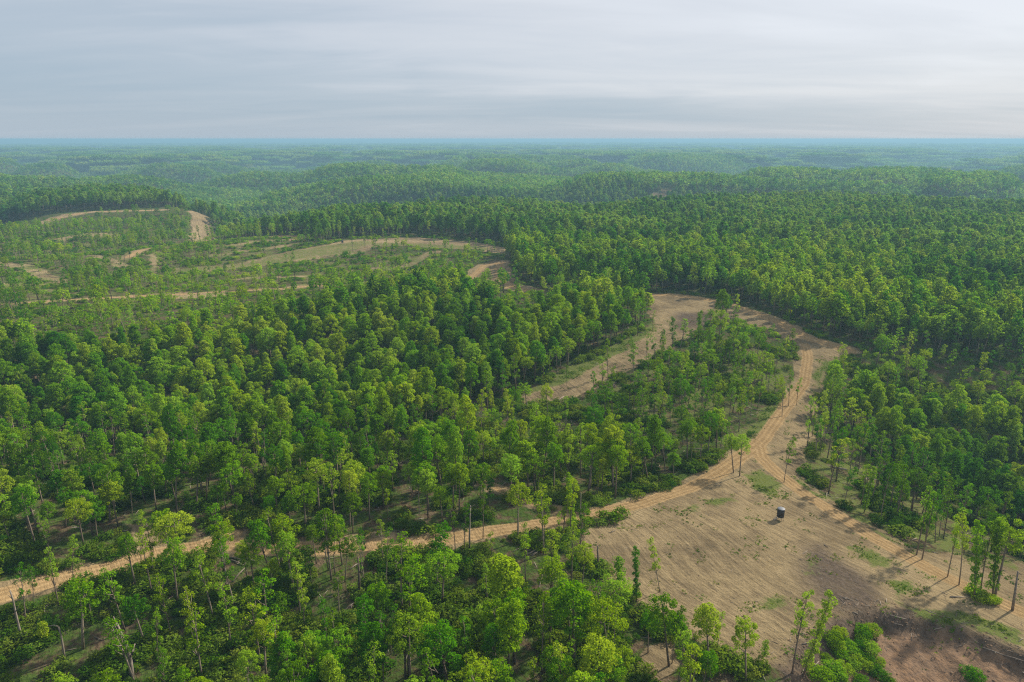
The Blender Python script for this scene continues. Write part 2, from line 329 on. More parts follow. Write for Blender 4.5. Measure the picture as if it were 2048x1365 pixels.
    dirt = tmix(t, ramp(t, gj, [(.50, (0, 0, 0)), (.80, (.9, .9, .9))]), dirt, gcol)
    dj = tmath(t, 'ADD', A['dirt'], tmath(t, 'MULTIPLY', tmath(t, 'SUBTRACT', tmath(t, 'MULTIPLY_ADD', n_fine, .4, tmath(t, 'MULTIPLY', n_mid, .6)), .5), 1.5))
    c = tmix(t, ramp(t, dj, [(.38, (0, 0, 0)), (.60, (1, 1, 1))]), forest, dirt)
    farc = ramp(t, tmath(t, 'MULTIPLY_ADD', tnoise(t, P, .004, 5, .6), .5, tmath(t, 'MULTIPLY', tnoise(t, P, .05, 4, .7), .5)), [(.35, (.018, .045, .010)), (.65, (.055, .105, .022))])
    c = tmix(t, A['far'], c, farc)
    d = nd(t, 'ShaderNodeBsdfDiffuse'); K.new(c, d.inputs[0]); d.inputs['Roughness'].default_value = .6
    b = nd(t, 'ShaderNodeBump'); b.inputs['Strength'].default_value = .9; b.inputs['Distance'].default_value = .3
    K.new(tmath(t, 'ADD', tmath(t, 'ADD', n_fine, tmath(t, 'MULTIPLY', n_vf, .35)), tmath(t, 'ADD', tmath(t, 'MULTIPLY', furrow, .9), tmath(t, 'MULTIPLY', furrow2, .35))), b.inputs['Height'])
    K.new(b.outputs[0], d.inputs['Normal']); K.new(d.outputs[0], o.inputs[0]); return m
SOIL = ground_material()

def flat_material(name, base, rough, amp=.25, scale=6.0, metal=0.0):
    m, t, o = newmat(name); tc = nd(t, 'ShaderNodeTexCoord'); n = tnoise(t, tc.outputs['Object'], scale, 4, .6)
    p = nd(t, 'ShaderNodeBsdfPrincipled'); p.inputs['Roughness'].default_value = rough; p.inputs['Metallic'].default_value = metal
    t.links.new(ramp(t, n, [(.3, tuple(c*(1-amp) for c in base)), (.7, tuple(c*(1+amp) for c in base))]), p.inputs['Base Color'])
    t.links.new(p.outputs[0], o.inputs[0]); return m
BLACKPLASTIC = flat_material('black_panel', (.012, .012, .014), .55)
ROOFGREY = flat_material('grey_roof_plastic', (.075, .085, .10), .6)
STEEL = flat_material('galvanised_tube', (.30, .30, .31), .45, .2, 9, .6)
GLASS = flat_material('dark_window', (.02, .022, .025), .12)

# ------------------------------------------------------------------ mesh helpers
def mesh_from(name, V, F, mats, tint=None, mat_idx=None, smooth=False):
    me = bpy.data.meshes.new(name)
    V = np.asarray(V, np.float32); me.vertices.add(len(V)); me.vertices.foreach_set('co', V.ravel())
    ln = np.array([len(f) for f in F], np.int32) if not isinstance(F, np.ndarray) else np.full(len(F), F.shape[1], np.int32)
    flat = (F.ravel() if isinstance(F, np.ndarray) else np.array([i for f in F for i in f])).astype(np.int32)
    me.loops.add(len(flat)); me.loops.foreach_set('vertex_index', flat)
    me.polygons.add(len(ln)); me.polygons.foreach_set('loop_start', np.concatenate([[0], np.cumsum(ln)[:-1]]).astype(np.int32))
    for m in mats: me.materials.append(m)
    if mat_idx is not None: me.polygons.foreach_set('material_index', np.asarray(mat_idx, np.int32))
    if smooth: me.polygons.foreach_set('use_smooth', np.ones(len(ln), bool))
    if tint is not None:
        a = me.attributes.new('tint', 'FLOAT', 'FACE'); a.data.foreach_set('value', np.asarray(tint, np.float32))
    me.update(calc_edges=True); me.validate(); return me
class MB:                               # collects tubes and boxes as one mesh
    def __init__(s): s.V = []; s.F = []; s.n = 0
    def add(s, V, F):
        s.V.append(np.asarray(V, float)); s.F += [tuple(i+s.n for i in f) for f in F]; s.n += len(V)
    def tube(s, path, rad, k=6, cap=True):
        path = np.asarray(path, float); n = len(path); rad = np.broadcast_to(rad, n); rings = []
        for i in range(n):
            d = path[min(i+1, n-1)] - path[max(i-1, 0)]; d = d/(np.linalg.norm(d)+1e-9)
            a = np.cross(d, [0, 0, 1.]) if abs(d[2]) < .9 else np.cross(d, [1., 0, 0]); a /= np.linalg.norm(a); b = np.cross(d, a)
            th = np.arange(k)*2*math.pi/k
            rings.append(path[i] + rad[i]*(np.cos(th)[:, None]*a + np.sin(th)[:, None]*b))
        F = [(i*k+j, i*k+(j+1) % k, (i+1)*k+(j+1) % k, (i+1)*k+j) for i in range(n-1) for j in range(k)]
        if cap: F += [tuple(range(k))[::-1], tuple((n-1)*k+j for j in range(k))]
        s.add(np.concatenate(rings), F)
    def box(s, c, d, rz=0.0):
        q = np.array([(x, y, z) for z in (-1, 1) for y in (-1, 1) for x in (-1, 1)], float)*np.array(d)/2
        ca, sa = math.cos(rz), math.sin(rz); q = np.stack([q[:, 0]*ca-q[:, 1]*sa, q[:, 0]*sa+q[:, 1]*ca, q[:, 2]], -1)+np.array(c)
        s.add(q, [(0, 2, 3, 1), (4, 5, 7, 6), (0, 1, 5, 4), (2, 6, 7, 3), (0, 4, 6, 2), (1, 3, 7, 5)])
    def mesh(s, name, mat, smooth=False): return mesh_from(name, np.concatenate(s.V), s.F, [mat], smooth=smooth)
def link(name, me, parent=None, loc=None):
    o = bpy.data.objects.new(name, me); COL.objects.link(o)
    if parent is not None: o.parent = parent
    if loc is not None: o.location = loc
    return o
def tag(o, label, cat=None, group=None, kind=None):
    o['label'] = label
    if cat: o['category'] = cat
    if group: o['group'] = group
    if kind: o['kind'] = kind
    return o

# ------------------------------------------------------------------ ground sheet, split along the edges of clearing, tracks and bank
def build_ground():
    az = np.radians(np.linspace(-58, 58, 820))
    rs = [38.0]
    while rs[-1] < 32000:
        r = rs[-1]; rs.append(r*(1.0052 if r < 330 else 1.008 if r < 900 else 1.02 if r < 3000 else 1.05))
    rs = np.array(rs); nr, na = len(rs), len(az)
    X = (rs[:, None]*np.sin(az)[None]).ravel(); Y = (rs[:, None]*np.cos(az)[None]).ravel(); P = np.stack([X, Y], -1)
    R = np.hypot(X, Y)
    Z = terrain(X, Y)
    A = {k: np.zeros(len(X), np.float32) for k in ('dirt', 'track', 'grass', 'mulch', 'bank', 'far', 'lateral')}
    nearm = R < 1500; q = warp(P[nearm], 1.0, 6.0); soft = .5 + R[nearm]/260
    d = np.zeros(len(q)); tr = np.zeros(len(q)); la = np.full(len(q), 50.0)
    for c in CLEAR: d = np.maximum(d, sm(-1, 1, sdist(q, c)/(1.6*soft)))
    pn = P[nearm]
    for l, w, r in TRACKS:
        s = segdist(pn, l); d = np.maximum(d, sm(1, -1, (segdist(q, l)-w)/(1.2*soft)))
        if r: tr = np.maximum(tr, sm(1, -1, (s-r)/(.55*soft))); la = np.minimum(la, s)
    g = np.zeros(len(q)); mu = np.zeros(len(q))
    for c, k in GRASS: g = np.maximum(g, k*sm(-1, 1, sdist(q, c)/(2.2*soft)))
    for i, c in enumerate(LIGHT): g = np.maximum(g, (.5 if i == 0 else .62)*sm(-1, 1, sdist(q, c)/(3*soft))*(.35+.9*fbm(q[:, 0]/9, q[:, 1]/9, 3, 12)))
    for c in MULCH: mu = np.maximum(mu, sm(-1, 1, sdist(q, c)/(3.0*soft)))
    sp_ = sdist(pn, PIT); bank = sm(-.6, 2.0, sp_); mu = np.maximum(mu, sm(3.0, .5, np.abs(sp_-.8) + 2*vn(pn[:, 0]/2, pn[:, 1]/2, 3)-.6))
    d = np.maximum(np.maximum(d, bank), g*1.05)
    for k, v in (('dirt', d), ('track', tr), ('grass', g*(1-.8*tr)), ('mulch', mu), ('bank', bank), ('lateral', la)): A[k][nearm] = v
    A['far'] = sm(2300, 3200, R).astype(np.float32)
    idx = np.arange(nr*na).reshape(nr, na)
    F = np.stack([idx[:-1, :-1], idx[:-1, 1:], idx[1:, 1:], idx[1:, :-1]], -1).reshape(-1, 4)[:, ::-1]
    fm = {k: A[k][F].mean(1) for k in ('dirt', 'track', 'bank')}
    part = np.zeros(len(F), int); part[fm['dirt'] > .5] = 1; part[fm['bank'] > .5] = 2; part[(fm['track'] > .5)] = 3
    V = np.stack([X, Y, Z], -1)
    for k, name, label in ((0, 'ground', 'forest floor of leaf litter and low green growth under the trees'),
                           (1, 'dirt_clearing', 'bare raked tan soil of the cleared ground'),
                           (2, 'earth_bank', 'dark rimmed reddish earth bank falling away at lower right'),
                           (3, 'dirt_road', 'orange tan wheel worn dirt track winding through the woods')):
        f = F[part == k]; u, inv = np.unique(f, return_inverse=True)
        me = mesh_from(name, V[u], inv.reshape(f.shape), [SOIL], smooth=True)
        for a in A:
            at = me.attributes.new(a, 'FLOAT', 'POINT'); at.data.foreach_set('value', np.ascontiguousarray(A[a][u], np.float32))
        o = link(name, me); o['kind'] = 'structure'; o['label'] = label
build_ground()

# ------------------------------------------------------------------ tree builders
def leaf_quads(C, R, n, size, r, squash=.85, bias=.25):
    C = np.repeat(np.asarray(C, float), n, 0); R = np.repeat(np.asarray(R, float), n); m = len(C)
    d = r.normal(size=(m, 3)); d[:, 2] += bias; d /= np.linalg.norm(d, axis=1)[:, None]
    pos = C + d*(R*(.45+.6*np.sqrt(r.random(m))))[:, None]*np.array([1, 1, squash])
    nrm = d*.75 + r.normal(size=(m, 3))*.55 + np.array([0, 0, .35]); nrm /= np.linalg.norm(nrm, axis=1)[:, None]
    t = np.cross(nrm, r.normal(size=(m, 3))); t /= np.linalg.norm(t, axis=1)[:, None]; b = np.cross(nrm, t)
    a = (size*(.55+.75*r.random(m)))[:, None]; w = a*(.55+.3*r.random(m))[:, None]; s = (r.random(m)-.5)[:, None]*.6
    fold = nrm*a*.22
    V = np.stack([pos+t*a, pos+b*w+t*a*s+fold, pos-t*a*.9, pos-b*w+t*a*s+fold], 1).reshape(-1, 3)
    F = np.arange(4*m).reshape(m, 4)
    return V, F, r.random(m)
def egg(k, r, lo=-.75):                 # k directions spread over an egg, more of them high up
    i = np.arange(k)+.5; z = lo + (1-lo)*i/k; a = i*2.39996 + r.random()*6; q = np.sqrt(np.clip(1-z*z, 0, 1))
    return np.stack([q*np.cos(a), q*np.sin(a), z], -1)
def tree_parts(kind, r, lod=0):
    """leaf puffs (centres, radii), leaves per puff, leaf size, and the trunk MB"""
    T = MB(); lx, ly = r.normal()*.5, r.normal()*.5
    if kind == 'forest':                # tall closed-canopy tree, rounded dome on a bare stem
        H = 16.5; k = 34; E = egg(k, r); c = np.array([lx, ly, 11.3]); rx, rz = 1.75*(.8+.65*r.random()), 3.6+1.6*r.random()
        taper = 1-.28*np.clip(E[:, 2], -1, 1)
        C = c + E*np.stack([rx*taper, rx*taper, np.full(k, rz)], -1)*(.62+.52*r.random((k, 1))); R = .5+.5*r.random(k)
        n, size = 112, .185
        T.tube([(0, 0, -.4), (lx*.3, ly*.3, 5), (lx*.8, ly*.8, 10), (lx, ly, 14.5)], [.2, .17, .12, .04], 6)
        limb = 5
    elif kind == 'oak':                 # broad uneven crown with gaps
        H = 13.5; k = 24; E = egg(k, r, -.55); c = np.array([lx, ly, 9.2]); rx, rz = 2.35*(.8+.4*r.random()), 3.2
        C = c + E*np.array([rx, rx, rz])*(.6+.5*r.random((k, 1))); R = .42+.55*r.random(k)
        n, size = 115, .148
        T.tube([(0, 0, -.4), (lx*.4, ly*.4, 3.5), (lx*.8, ly*.8, 7), (lx, ly, 11.5)], [.22, .18, .14, .05], 6)
        limb = 9
    elif kind == 'slender':             # thin open-grown stem, tufts up the trunk and a small head
        H = 14.5; a = r.random()*6.28; k1, k2 = int(r.integers(4, 9)), int(r.integers(6, 11)); bend = r.normal(size=2)*.7
        axis = lambda z: np.array([bend[0]*(z/14)**2, bend[1]*(z/14)**2, z])
        C = []; R = []
        z0 = 3.5+4.0*r.random()
        for i in range(k1):
            z = z0 + (9.8-z0)*r.random(); th = r.random()*6.28; q = .35+.9*r.random()
            C.append(axis(z)+np.array([q*math.cos(th), q*math.sin(th), 0])); R.append(.38+.4*r.random())
        for i in range(k2):
            z = 9.6+4.4*(i+.5)/k2; th = i*2.4+a; q = (1.55-.22*(z-9.6))*(.35+.75*r.random())
            C.append(axis(z)+np.array([q*math.cos(th), q*math.sin(th), 0])); R.append(.42+.48*r.random())
        C, R = np.array(C), np.array(R); n, size = 74, .145
        T.tube([axis(z) for z in (-.4, 3, 6, 9, 12, 14)], [.15, .13, .11, .085, .05, .02], 6)
        limb = 8
    elif kind == 'column':              # stem wrapped in leaves from the foot up
        H = 12.0; k = 20; z = np.linspace(1.2, 11.6, k); th = np.arange(k)*2.4
        q = .18+.35*r.random(k); C = np.stack([q*np.cos(th)+lx*.06*z/2, q*np.sin(th), z], -1); R = .42+.34*r.random(k)
        n, size = 120, .135
        T.tube([(0, 0, -.4), (lx*.1, 0, 4), (lx*.36, 0, 11.4)], [.14, .12, .03], 6); limb = 3
    elif kind == 'shrub':
        H = 1.6; k = 7; E = egg(k, r, .0); C = E*np.array([.95, .95, .75])*(.5+.5*r.random((k, 1)))+np.array([0, 0, .35]); R = .34+.3*r.random(k)
        n, size = 60, .115; T.tube([(0, 0, -.15), (.05, 0, .8)], [.03, .015], 4); limb = 0
    elif kind == 'sapling':
        H = 5.0; k = 11; z = 1.2+3.6*np.arange(k)/k; th = np.arange(k)*2.4; q = (1.0-.16*z)*(.3+.9*r.random(k))
        C = np.stack([q*np.cos(th), q*np.sin(th), z], -1); R = .36+.34*r.random(k); n, size = 80, .125
        T.tube([(0, 0, -.3), (.1, 0, 2.5), (0, .1, 4.6)], [.06, .045, .02], 5); limb = 4
    idx = r.permutation(len(C))[:limb]
    for i in idx:                       # limbs from the stem to a few leaf masses
        p = C[i]; zb = max(p[2]-1.0-1.8*r.random(), p[2]*.55); zz = zb/max(H, .1)
        st = np.array([lx*min(zb/10, 1) if kind in ('forest', 'oak') else p[0]*.1, ly*min(zb/10, 1) if kind in ('forest', 'oak') else p[1]*.1, zb])
        mid = (st+p)/2+np.array([0, 0, -.25]); T.tube([st, mid, p], [.075*H/14, .05*H/14, .02*H/14], 5)
    if lod == 1: n, size = max(6, n//6), size*2.3
    return C, R, n, size, T, H
def proto(kind, seed, lod=0, mat=None):
    r = np.random.default_rng(seed); C, R, n, size, T, H = tree_parts(kind, r, lod)
    V, F, t = leaf_quads(C, R, n, size, r)
    return V, F, t, T, H
def tree_meshes(kind, seed, mat=LEAF):  # separate crown and trunk, for individual trees
    V, F, t, T, H = proto(kind, seed)
    return mesh_from('crown', V, F, [mat], tint=t), T.mesh('trunk', BARK, True), H
def stand_mesh(kind, seed, lod=1, mat=LEAF, trunk=True):   # crown and trunk in one mesh, for the mass of the forest
    V, F, t, T, H = proto(kind, seed, lod)
    if not trunk: return mesh_from('forest_tree', V, F, [mat], tint=t)
    TV = np.concatenate(T.V); FF = [tuple(f) for f in F.tolist()] + [tuple(i+len(V) for i in f) for f in T.F]
    mi = np.r_[np.zeros(len(F), int), np.ones(len(T.F), int)]
    return mesh_from('forest_tree', np.concatenate([V, TV]), FF, [mat, BARK], tint=np.r_[t, np.zeros(len(T.F))], mat_idx=mi)
def far_tree(seed, leaves=46, size=1.25):
    r = np.random.default_rng(seed); k = 10; E = egg(k, r, -.5); C = np.array([0, 0, 10.8])+E*np.array([2.5, 2.5, 4.4])*(.8+.25*r.random((k, 1))); R = 1.1+.5*r.random(k)
    V, F, t = leaf_quads(C, R, max(2, leaves//k), size, r); return mesh_from('far_tree', V, F, [FARLEAF], tint=t)
def far_patch(seed, side=64.0, n=110):
    r = np.random.default_rng(seed); g = int(math.sqrt(n)); Vs, ts = [], []
    for i in range(g):
        for j in range(g):
            x = ((i+.5+.8*(r.random()-.5))/g-.5)*side; y = ((j+.5+.8*(r.random()-.5))/g-.5)*side; s = .75+.5*r.random()
            E = egg(6, r, -.1); C = np.array([x, y, 9.5*s])+E*np.array([2.9, 2.9, 4.2])*s
            V, F, t = leaf_quads(C, np.full(6, 1.5*s), 4, 1.9*s, r); Vs.append(V); ts.append(np.full(len(F), r.random()*1.2))
    V = np.concatenate(Vs); return mesh_from('far_woods', V, np.arange(len(V)).reshape(-1, 4), [FARLEAF], tint=np.concatenate(ts))

# one geometry-node mass per uncountable kind
def mass(name, label, pts, rot, scl, meshes):
    lib = bpy.data.collections.new(name + '_kinds')      # not linked to the scene: only feeds the node tree
    for i, me in enumerate(meshes): lib.objects.link(bpy.data.objects.new(f'{name}_form_{i:02d}', me))
    me = bpy.data.meshes.new(name); pts = np.asarray(pts, np.float32); n = len(pts)
    me.vertices.add(n); me.vertices.foreach_set('co', pts.ravel())
    a = me.attributes.new('turn', 'FLOAT_VECTOR', 'POINT'); a.data.foreach_set('vector', np.asarray(rot, np.float32).ravel())
    a = me.attributes.new('size', 'FLOAT_VECTOR', 'POINT'); a.data.foreach_set('vector', np.asarray(scl, np.float32).ravel())
    a = me.attributes.new('form', 'INT', 'POINT'); a.data.foreach_set('value', rng.integers(0, len(meshes), n).astype(np.int32))
    me.update(); o = link(name, me)
    ng = bpy.data.node_groups.new(name, 'GeometryNodeTree')
    ng.interface.new_socket('Geometry', in_out='INPUT', socket_type='NodeSocketGeometry'); ng.interface.new_socket('Geometry', in_out='OUTPUT', socket_type='NodeSocketGeometry')
    gi = nd(ng, 'NodeGroupInput'); go = nd(ng, 'NodeGroupOutput'); ci = nd(ng, 'GeometryNodeCollectionInfo')
    ci.inputs[0].default_value = lib; ci.inputs[1].default_value = True; ci.inputs[2].default_value = True
    ip = nd(ng, 'GeometryNodeInstanceOnPoints'); ip.inputs['Pick Instance'].default_value = True
    def att(nm, ty):
        q = nd(ng, 'GeometryNodeInputNamedAttribute', data_type=ty); q.inputs[0].default_value = nm; return q.outputs[0]
    K = ng.links; K.new(gi.outputs[0], ip.inputs['Points']); K.new(ci.outputs[0], ip.inputs['Instance'])
    K.new(att('form', 'INT'), ip.inputs['Instance Index']); K.new(att('turn', 'FLOAT_VECTOR'), ip.inputs['Rotation']); K.new(att('size', 'FLOAT_VECTOR'), ip.inputs['Scale'])
    K.new(ip.outputs[0], go.inputs[0])
    md = o.modifiers.new('scatter', 'NODES'); md.node_group = ng
    tag(o, label, kind='stuff'); return o

def grid_points(s, rmin, rmax, jit=.42, half=math.radians(51)):
    xm = rmax*math.sin(half); gx = np.arange(-xm, xm, s); gy = np.arange(rmin*.6, rmax, s)
    X, Y = np.meshgrid(gx, gy); X[1::2] += s/2; P = np.stack([X.ravel(), Y.ravel()], -1); P += (rng.random(P.shape)-.5)*2*jit*s
    r = np.hypot(*P.T); a = np.abs(np.arctan2(P[:, 0], P[:, 1])); return P[(r > rmin) & (r < rmax) & (a < half)]
def in_any(P, polys):
    c = np.zeros(len(P), bool)
    for p in polys: c |= inside(P, p)
    return c

# ------------------------------------------------------------------ scatter the stands
near_trees = []                          # (x, y, kind, scale)
def stand(kinds, spacing, sel, rmin, rmax, margin, lo=.75, hi=1.15, keep=1.0):
    P = grid_points(spacing, rmin, rmax); Q = warp(P, 2.0, 12)
    P = P[sel(Q) & (clear_margin(P) > margin) & (rng.random(len(P)) < keep)]
    P = P[(sdist(P, PIT) < -3) if rmin < 150 else np.ones(len(P), bool)]
    ks = rng.choice(len(kinds), len(P)); sc = lo+(hi-lo)*rng.random(len(P))
    return [(x, y, kinds[k], s) for (x, y), k, s in zip(P.tolist(), ks.tolist(), sc.tolist())]
dense = lambda Q: in_any(Q, DENSE)
oaks = lambda Q: in_any(Q, OAKS) & ~dense(Q)
sparse = lambda Q: in_any(Q, SPARSE) & ~dense(Q)
bushy = lambda Q: in_any(Q, BUSHY) & ~dense(Q)
STRIP = [Gp(p) for p in ([(1615,780),(1650,772),(1700,805),(1790,845),(1880,890),(1840,1010),(1860,1075),(1800,1060),(1700,1005),(1640,965),(1600,930),(1620,860)],)]
strip = lambda Q: in_any(Q, STRIP) & ~dense(Q)
thin = lambda Q: ~strip(Q) & ~(in_any(Q, OAKS) | in_any(Q, SPARSE) | in_any(Q, BUSHY) | dense(Q))
def hides_clear(P, h):                   # would a tree here stand between the viewer and a bare strip behind it
    c = np.zeros(len(P), bool); f = h/(CAM_Z-h)
    for k in (.25, .5, .75, 1.0): c |= clear_margin(P*(1+f*k)) < 0
    return c
TR = []
TR += stand(['forest', 'forest', 'forest', 'forest', 'oak'], 3.5, dense, 55, 420, 1.2, .42, .95, .95)
TR += stand(['oak', 'oak', 'forest', 'slender', 'oak'], 4.0, oaks, 46, 330, 1.0, .40, .9)
TR += stand(['slender', 'slender', 'oak', 'sapling', 'slender'], 5.2, sparse, 46, 330, .8, .5, .9)
TR += stand(['slender', 'slender', 'slender', 'sapling', 'oak'], 3.7, lambda Q: inside(Q, BUSHY[1]) & ~dense(Q), 58, 330, .8, .45, .85)
TR += stand(['slender', 'slender', 'sapling', 'oak'], 5.6, lambda Q: inside(Q, BUSHY[0]) & ~dense(Q), 58, 330, .8, .45, .85)
TR += stand(['slender', 'slender', 'slender', 'oak'], 5.6, thin, 58, 330, .8, .45, .9)
TR += stand(['slender', 'slender', 'slender', 'column'], 4.7, strip, 58, 330, .8, .6, .95)
TR += stand(['slender', 'slender', 'oak', 'slender'], 6.2, lambda Q: ~dense(Q), 330, 700, 1.5, .42, .9)
q = np.array([(t[0], t[1]) for t in TR]); keepers = ~(hides_clear(q, 9.0) & ~dense(q) & (np.hypot(*q.T) > 138) & (rng.random(len(q)) < np.where(np.hypot(*q.T) > 250, .72, .8)))
TR = [t for t, k in zip(TR, keepers) if k]
FOREST2 = stand(['forest'], 4.7, dense, 420, 1000, 2.0, .55, 1.1)

# ------------------------------------------------------------------ trees placed one by one: foot and tip in the photo, kind, label
HAND = [
 (1833,1110,1862,958,'slender','slim tree standing on the near edge of the dirt track, leftmost of the roadside row'),
 (1844,1119,1872,975,'slender','slim tree close beside the leftmost tree of the roadside row at right'),
 (1850,1092,1855,985,'slender','small stem across the track from the leftmost roadside pair'),
 (1870,1086,1876,972,'slender','slim tree on bare soil beyond the track, left of three'),
 (1878,1074,1884,965,'slender','slim tree on bare soil beyond the track, middle of three'),
 (1887,1078,1908,950,'slender','slim tree on bare soil beyond the track, right of three'),
 (1895,1154,1921,1008,'slender','long bare stem with leaves at the top, beside the track right of the leafy pair'),
 (1918,1170,1936,1020,'slender','straight grey stem with thin top beside the track, left of the brushy clump'),
 (1949,1199,1957,1040,'column','leaf wrapped stem rising from the green brush beside the track'),
 (1961,1183,1974,1025,'slender','dark topped tree rising behind the green brush beside the track'),
 (1985,1193,1998,1040,'column','leafy stem at right end of the green brush, left of the forked tree'),
 (1989,1196,2030,1038,'oak','forked spreading tree at right end of the green brush by the track'),
 (1467,946,1462,862,'oak','left tree of the pair standing on bare soil at the track fork'),
 (1479,953,1486,866,'oak','right tree of the pair standing on bare soil at the track fork'),
 (1568,965,1577,868,'slender','lone young tree in the middle of the track fork, right of the pair'),
 (1614,896,1630,786,'slender','tall bare legged tree on the shoulder right of the track fork'),
 (1624,874,1634,790,'slender','second tree on the shoulder right of the track fork, a little farther'),
 (1564,833,1568,745,'slender','tree with a low leafy tuft on the left verge just above the track fork'),
 (1577,812,1580,735,'slender','thin tree on the left verge near the bend of the track'),
 (1593,811,1597,752,'slender','short thin tree on the right verge near the bend of the track'),
 (1492,842,1490,770,'slender','many stemmed thin tree on the grassy verge left of the track'),
 (1500,835,1508,768,'slender','leaning thin stem on the grassy verge left of the track'),
 (1535,797,1540,720,'slender','thin tree on the grassy verge, right of the many stemmed one'),
 (1338,1332,1325,1176,'oak','tall oak with two leafy heads at the lower edge of the clearing'),
 (1344,1327,1352,1205,'slender','darker stem directly beside the oak with two leafy heads'),
 (1377,1334,1366,1220,'oak','dark dense tree beside the small bare patch at lower edge'),
 (1420,1359,1414,1196,'oak','tree with stacked round leaf heads at the lower edge of the clearing'),
 (1492,1364,1494,1234,'oak','small round headed tree at the lower edge, left of the leaning stems'),
 (1527,1322,1534,1278,'sapling','sapling on the lower edge of the clearing, left of the leaning stems'),
 (1296,1306,1294,1222,'oak','small brownish tree on the left edge of the small bare patch'),
 (1584,1347,1612,1168,'slender','tall thin stem with a sparse top, left of two leaning over the earth bank'),
 (1606,1352,1671,1188,'column','ivy covered stem leaning far right over the earth bank'),
 (1273,1203,1271,1092,'column','narrow leaf wrapped column on the left edge of the clearing'),
 (1320,1184,1299,1066,'slender','thin tree leaning left with a small head, standing on bare soil of the clearing'),
 (1239,1180,1236,1106,'sapling','pale young tree on the left edge of the clearing, left of the leaf column'),
 (1145,1041,1138,946,'column','bright yellow green upright tree beside the dirt track'),
 (1121,1091,1116,1018,'slender','small twisted tree between the track and the slash pile'),
 (1036,1083,1036,958,'oak','broad many stemmed tree standing on the near verge of the track'),
 (929,1102,924,1000,'slender','thin stem on the verge left of the broad many stemmed tree'),
 (911,1105,910,990,'slender','thin leafy stem on the verge, second left of the broad many stemmed tree'),
 (966,1078,970,960,'slender','pale thin tree in front of the track, right of the broken snag'),
 (307,1148,297,1035,'slender','tree with a dark straight stem in front of the orange track at left'),
 (282,1128,279,1018,'slender','bright leafed tree in front of the orange track at left'),
 (356,1205,360,1075,'oak','round headed tree below the orange track at left'),
 (146,1162,143,1060,'slender','dark stemmed tree on the near verge of the orange track at far left'),
 (316,1330,310,1215,'slender','tall slim tree with ivy covered stem in the brushy slope at lower left'),
 (182,1237,172,1150,'slender','thin pale stemmed tree on the brushy slope at lower left'),
 (69,1217,62,1130,'slender','pale stemmed tree with tufts at far left below the track'),
 (52,1244,38,1120,'slender','white barked leaning tree at far left below the track'),
 (1223,1359,1206,1188,'oak','large bright broad tree at the lower edge, left of the clearing'),
 (1437,710,1445,614,'oak','crooked dark stemmed oak in front of the upper meadow'),
 (1443,668,1444,572,'forest','tall pale green tree rising behind the crooked oak in front of the upper meadow'),
 (1345,740,1345,628,'slender','tall dark tree at the meadow edge left of the crooked oak'),
 (1395,700,1400,622,'column','ivy wrapped stem at the meadow edge next to the crooked oak'),
 (1133,772,1132,728,'slender','crooked small headed tree at the lower tip of the upper meadow'),
 (1085,768,1088,720,'slender','small crooked tree at the lower left tip of the upper meadow'),
 (1292,729,1296,664,'slender','thin pole like tree standing alone on the lower upper meadow'),
 (1266,727,1266,668,'slender','thin leafy stem on the upper meadow, left of the lone pole'),
 (1216,752,1212,672,'slender','light green slim tree at the left edge of the upper meadow'),
 (1305,661,1306,618,'slender','bare looking pole on the upper meadow near the dense wood'),
 (1275,672,1278,590,'slender','tall tree at the corner of dense wood and upper meadow'),
 (730,498,727,462,'slender','tall thin stem on the far pale clearing, right of the tiny far hut'),
 (706,507,704,458,'slender','tall dark trunk in front of the far pale clearing, near the tiny far hut'),
 (1140,1290,1135,1170,'oak','bright tree in the leafy group at bottom centre'),
 (735,1362,735,1240,'oak','very bright green broad tree at the bottom edge near centre'),
 (540,1200,542,1118,'oak','vivid green tree with rounded head on the slope below the track'),
]
def Gt(px, py):                         # photo point on the real terrain
    dx, dy, dz = ray(px, py); t = CAM_Z/-dz
    for _ in range(14): t += .7*((terrain(dx*t, dy*t)[0]-CAM_Z)-dz*t)/dz
    return np.array([dx*t, dy*t, terrain(dx*t, dy*t)[0]])
def top_height(px, py, tx, ty):
    x, y, z0 = Gt(px, py); dx, dy, dz = ray(tx, ty); t = y/dy
    return x, y, CAM_Z + dz*t - z0, dx*t - x
FORMS = {}
NFORM = {'forest': 9, 'oak': 9, 'slender': 10, 'column': 2, 'sapling': 3}
NAME = {'forest': 'broadleaf_tree', 'oak': 'broadleaf_tree', 'slender': 'slender_tree', 'column': 'slender_tree', 'sapling': 'sapling'}
CATS = {'broadleaf_tree': 'tree', 'slender_tree': 'tree', 'sapling': 'sapling'}
def make_tree(kind, form):
    cm, tm, H = tree_meshes(kind, 1000 + 37*form + {'forest': 0, 'oak': 500, 'slender': 900, 'column': 1300, 'sapling': 1700}[kind])
    e = bpy.data.objects.new(NAME[kind], None); COL.objects.link(e); e.empty_display_size = .3
    return e, link('trunk', tm, e), link('crown', cm, e), H
def place_tree(kind, form, x, y, s, label, group=None, lean=(0, 0), sxy=1.0, z=None):
    key = (kind, form)
    if key not in FORMS:
        e, tr, cr, H = FORMS[key] = make_tree(kind, form)
    else:
        e0, t0, c0, H = FORMS[key]; e = e0.copy(); COL.objects.link(e)
        for q in (t0, c0):
            w = q.copy(); COL.objects.link(w); w.parent = e
    e.location = (x, y, T1(x, y) if z is None else z)
    e.rotation_euler = (lean[0], lean[1], random.random()*6.28 if abs(lean[1]) < .03 else random.random()*.5)
    e.scale = (s*sxy, s*sxy, s); tag(e, label, CATS[NAME[kind]], group)
    return e
HREF = {'forest': 16.5, 'oak': 13.2, 'slender': 14.9, 'column': 12.0, 'sapling': 5.2}
taken = []; count = {'broadleaf_tree': 0, 'slender_tree': 0, 'sapling': 0}
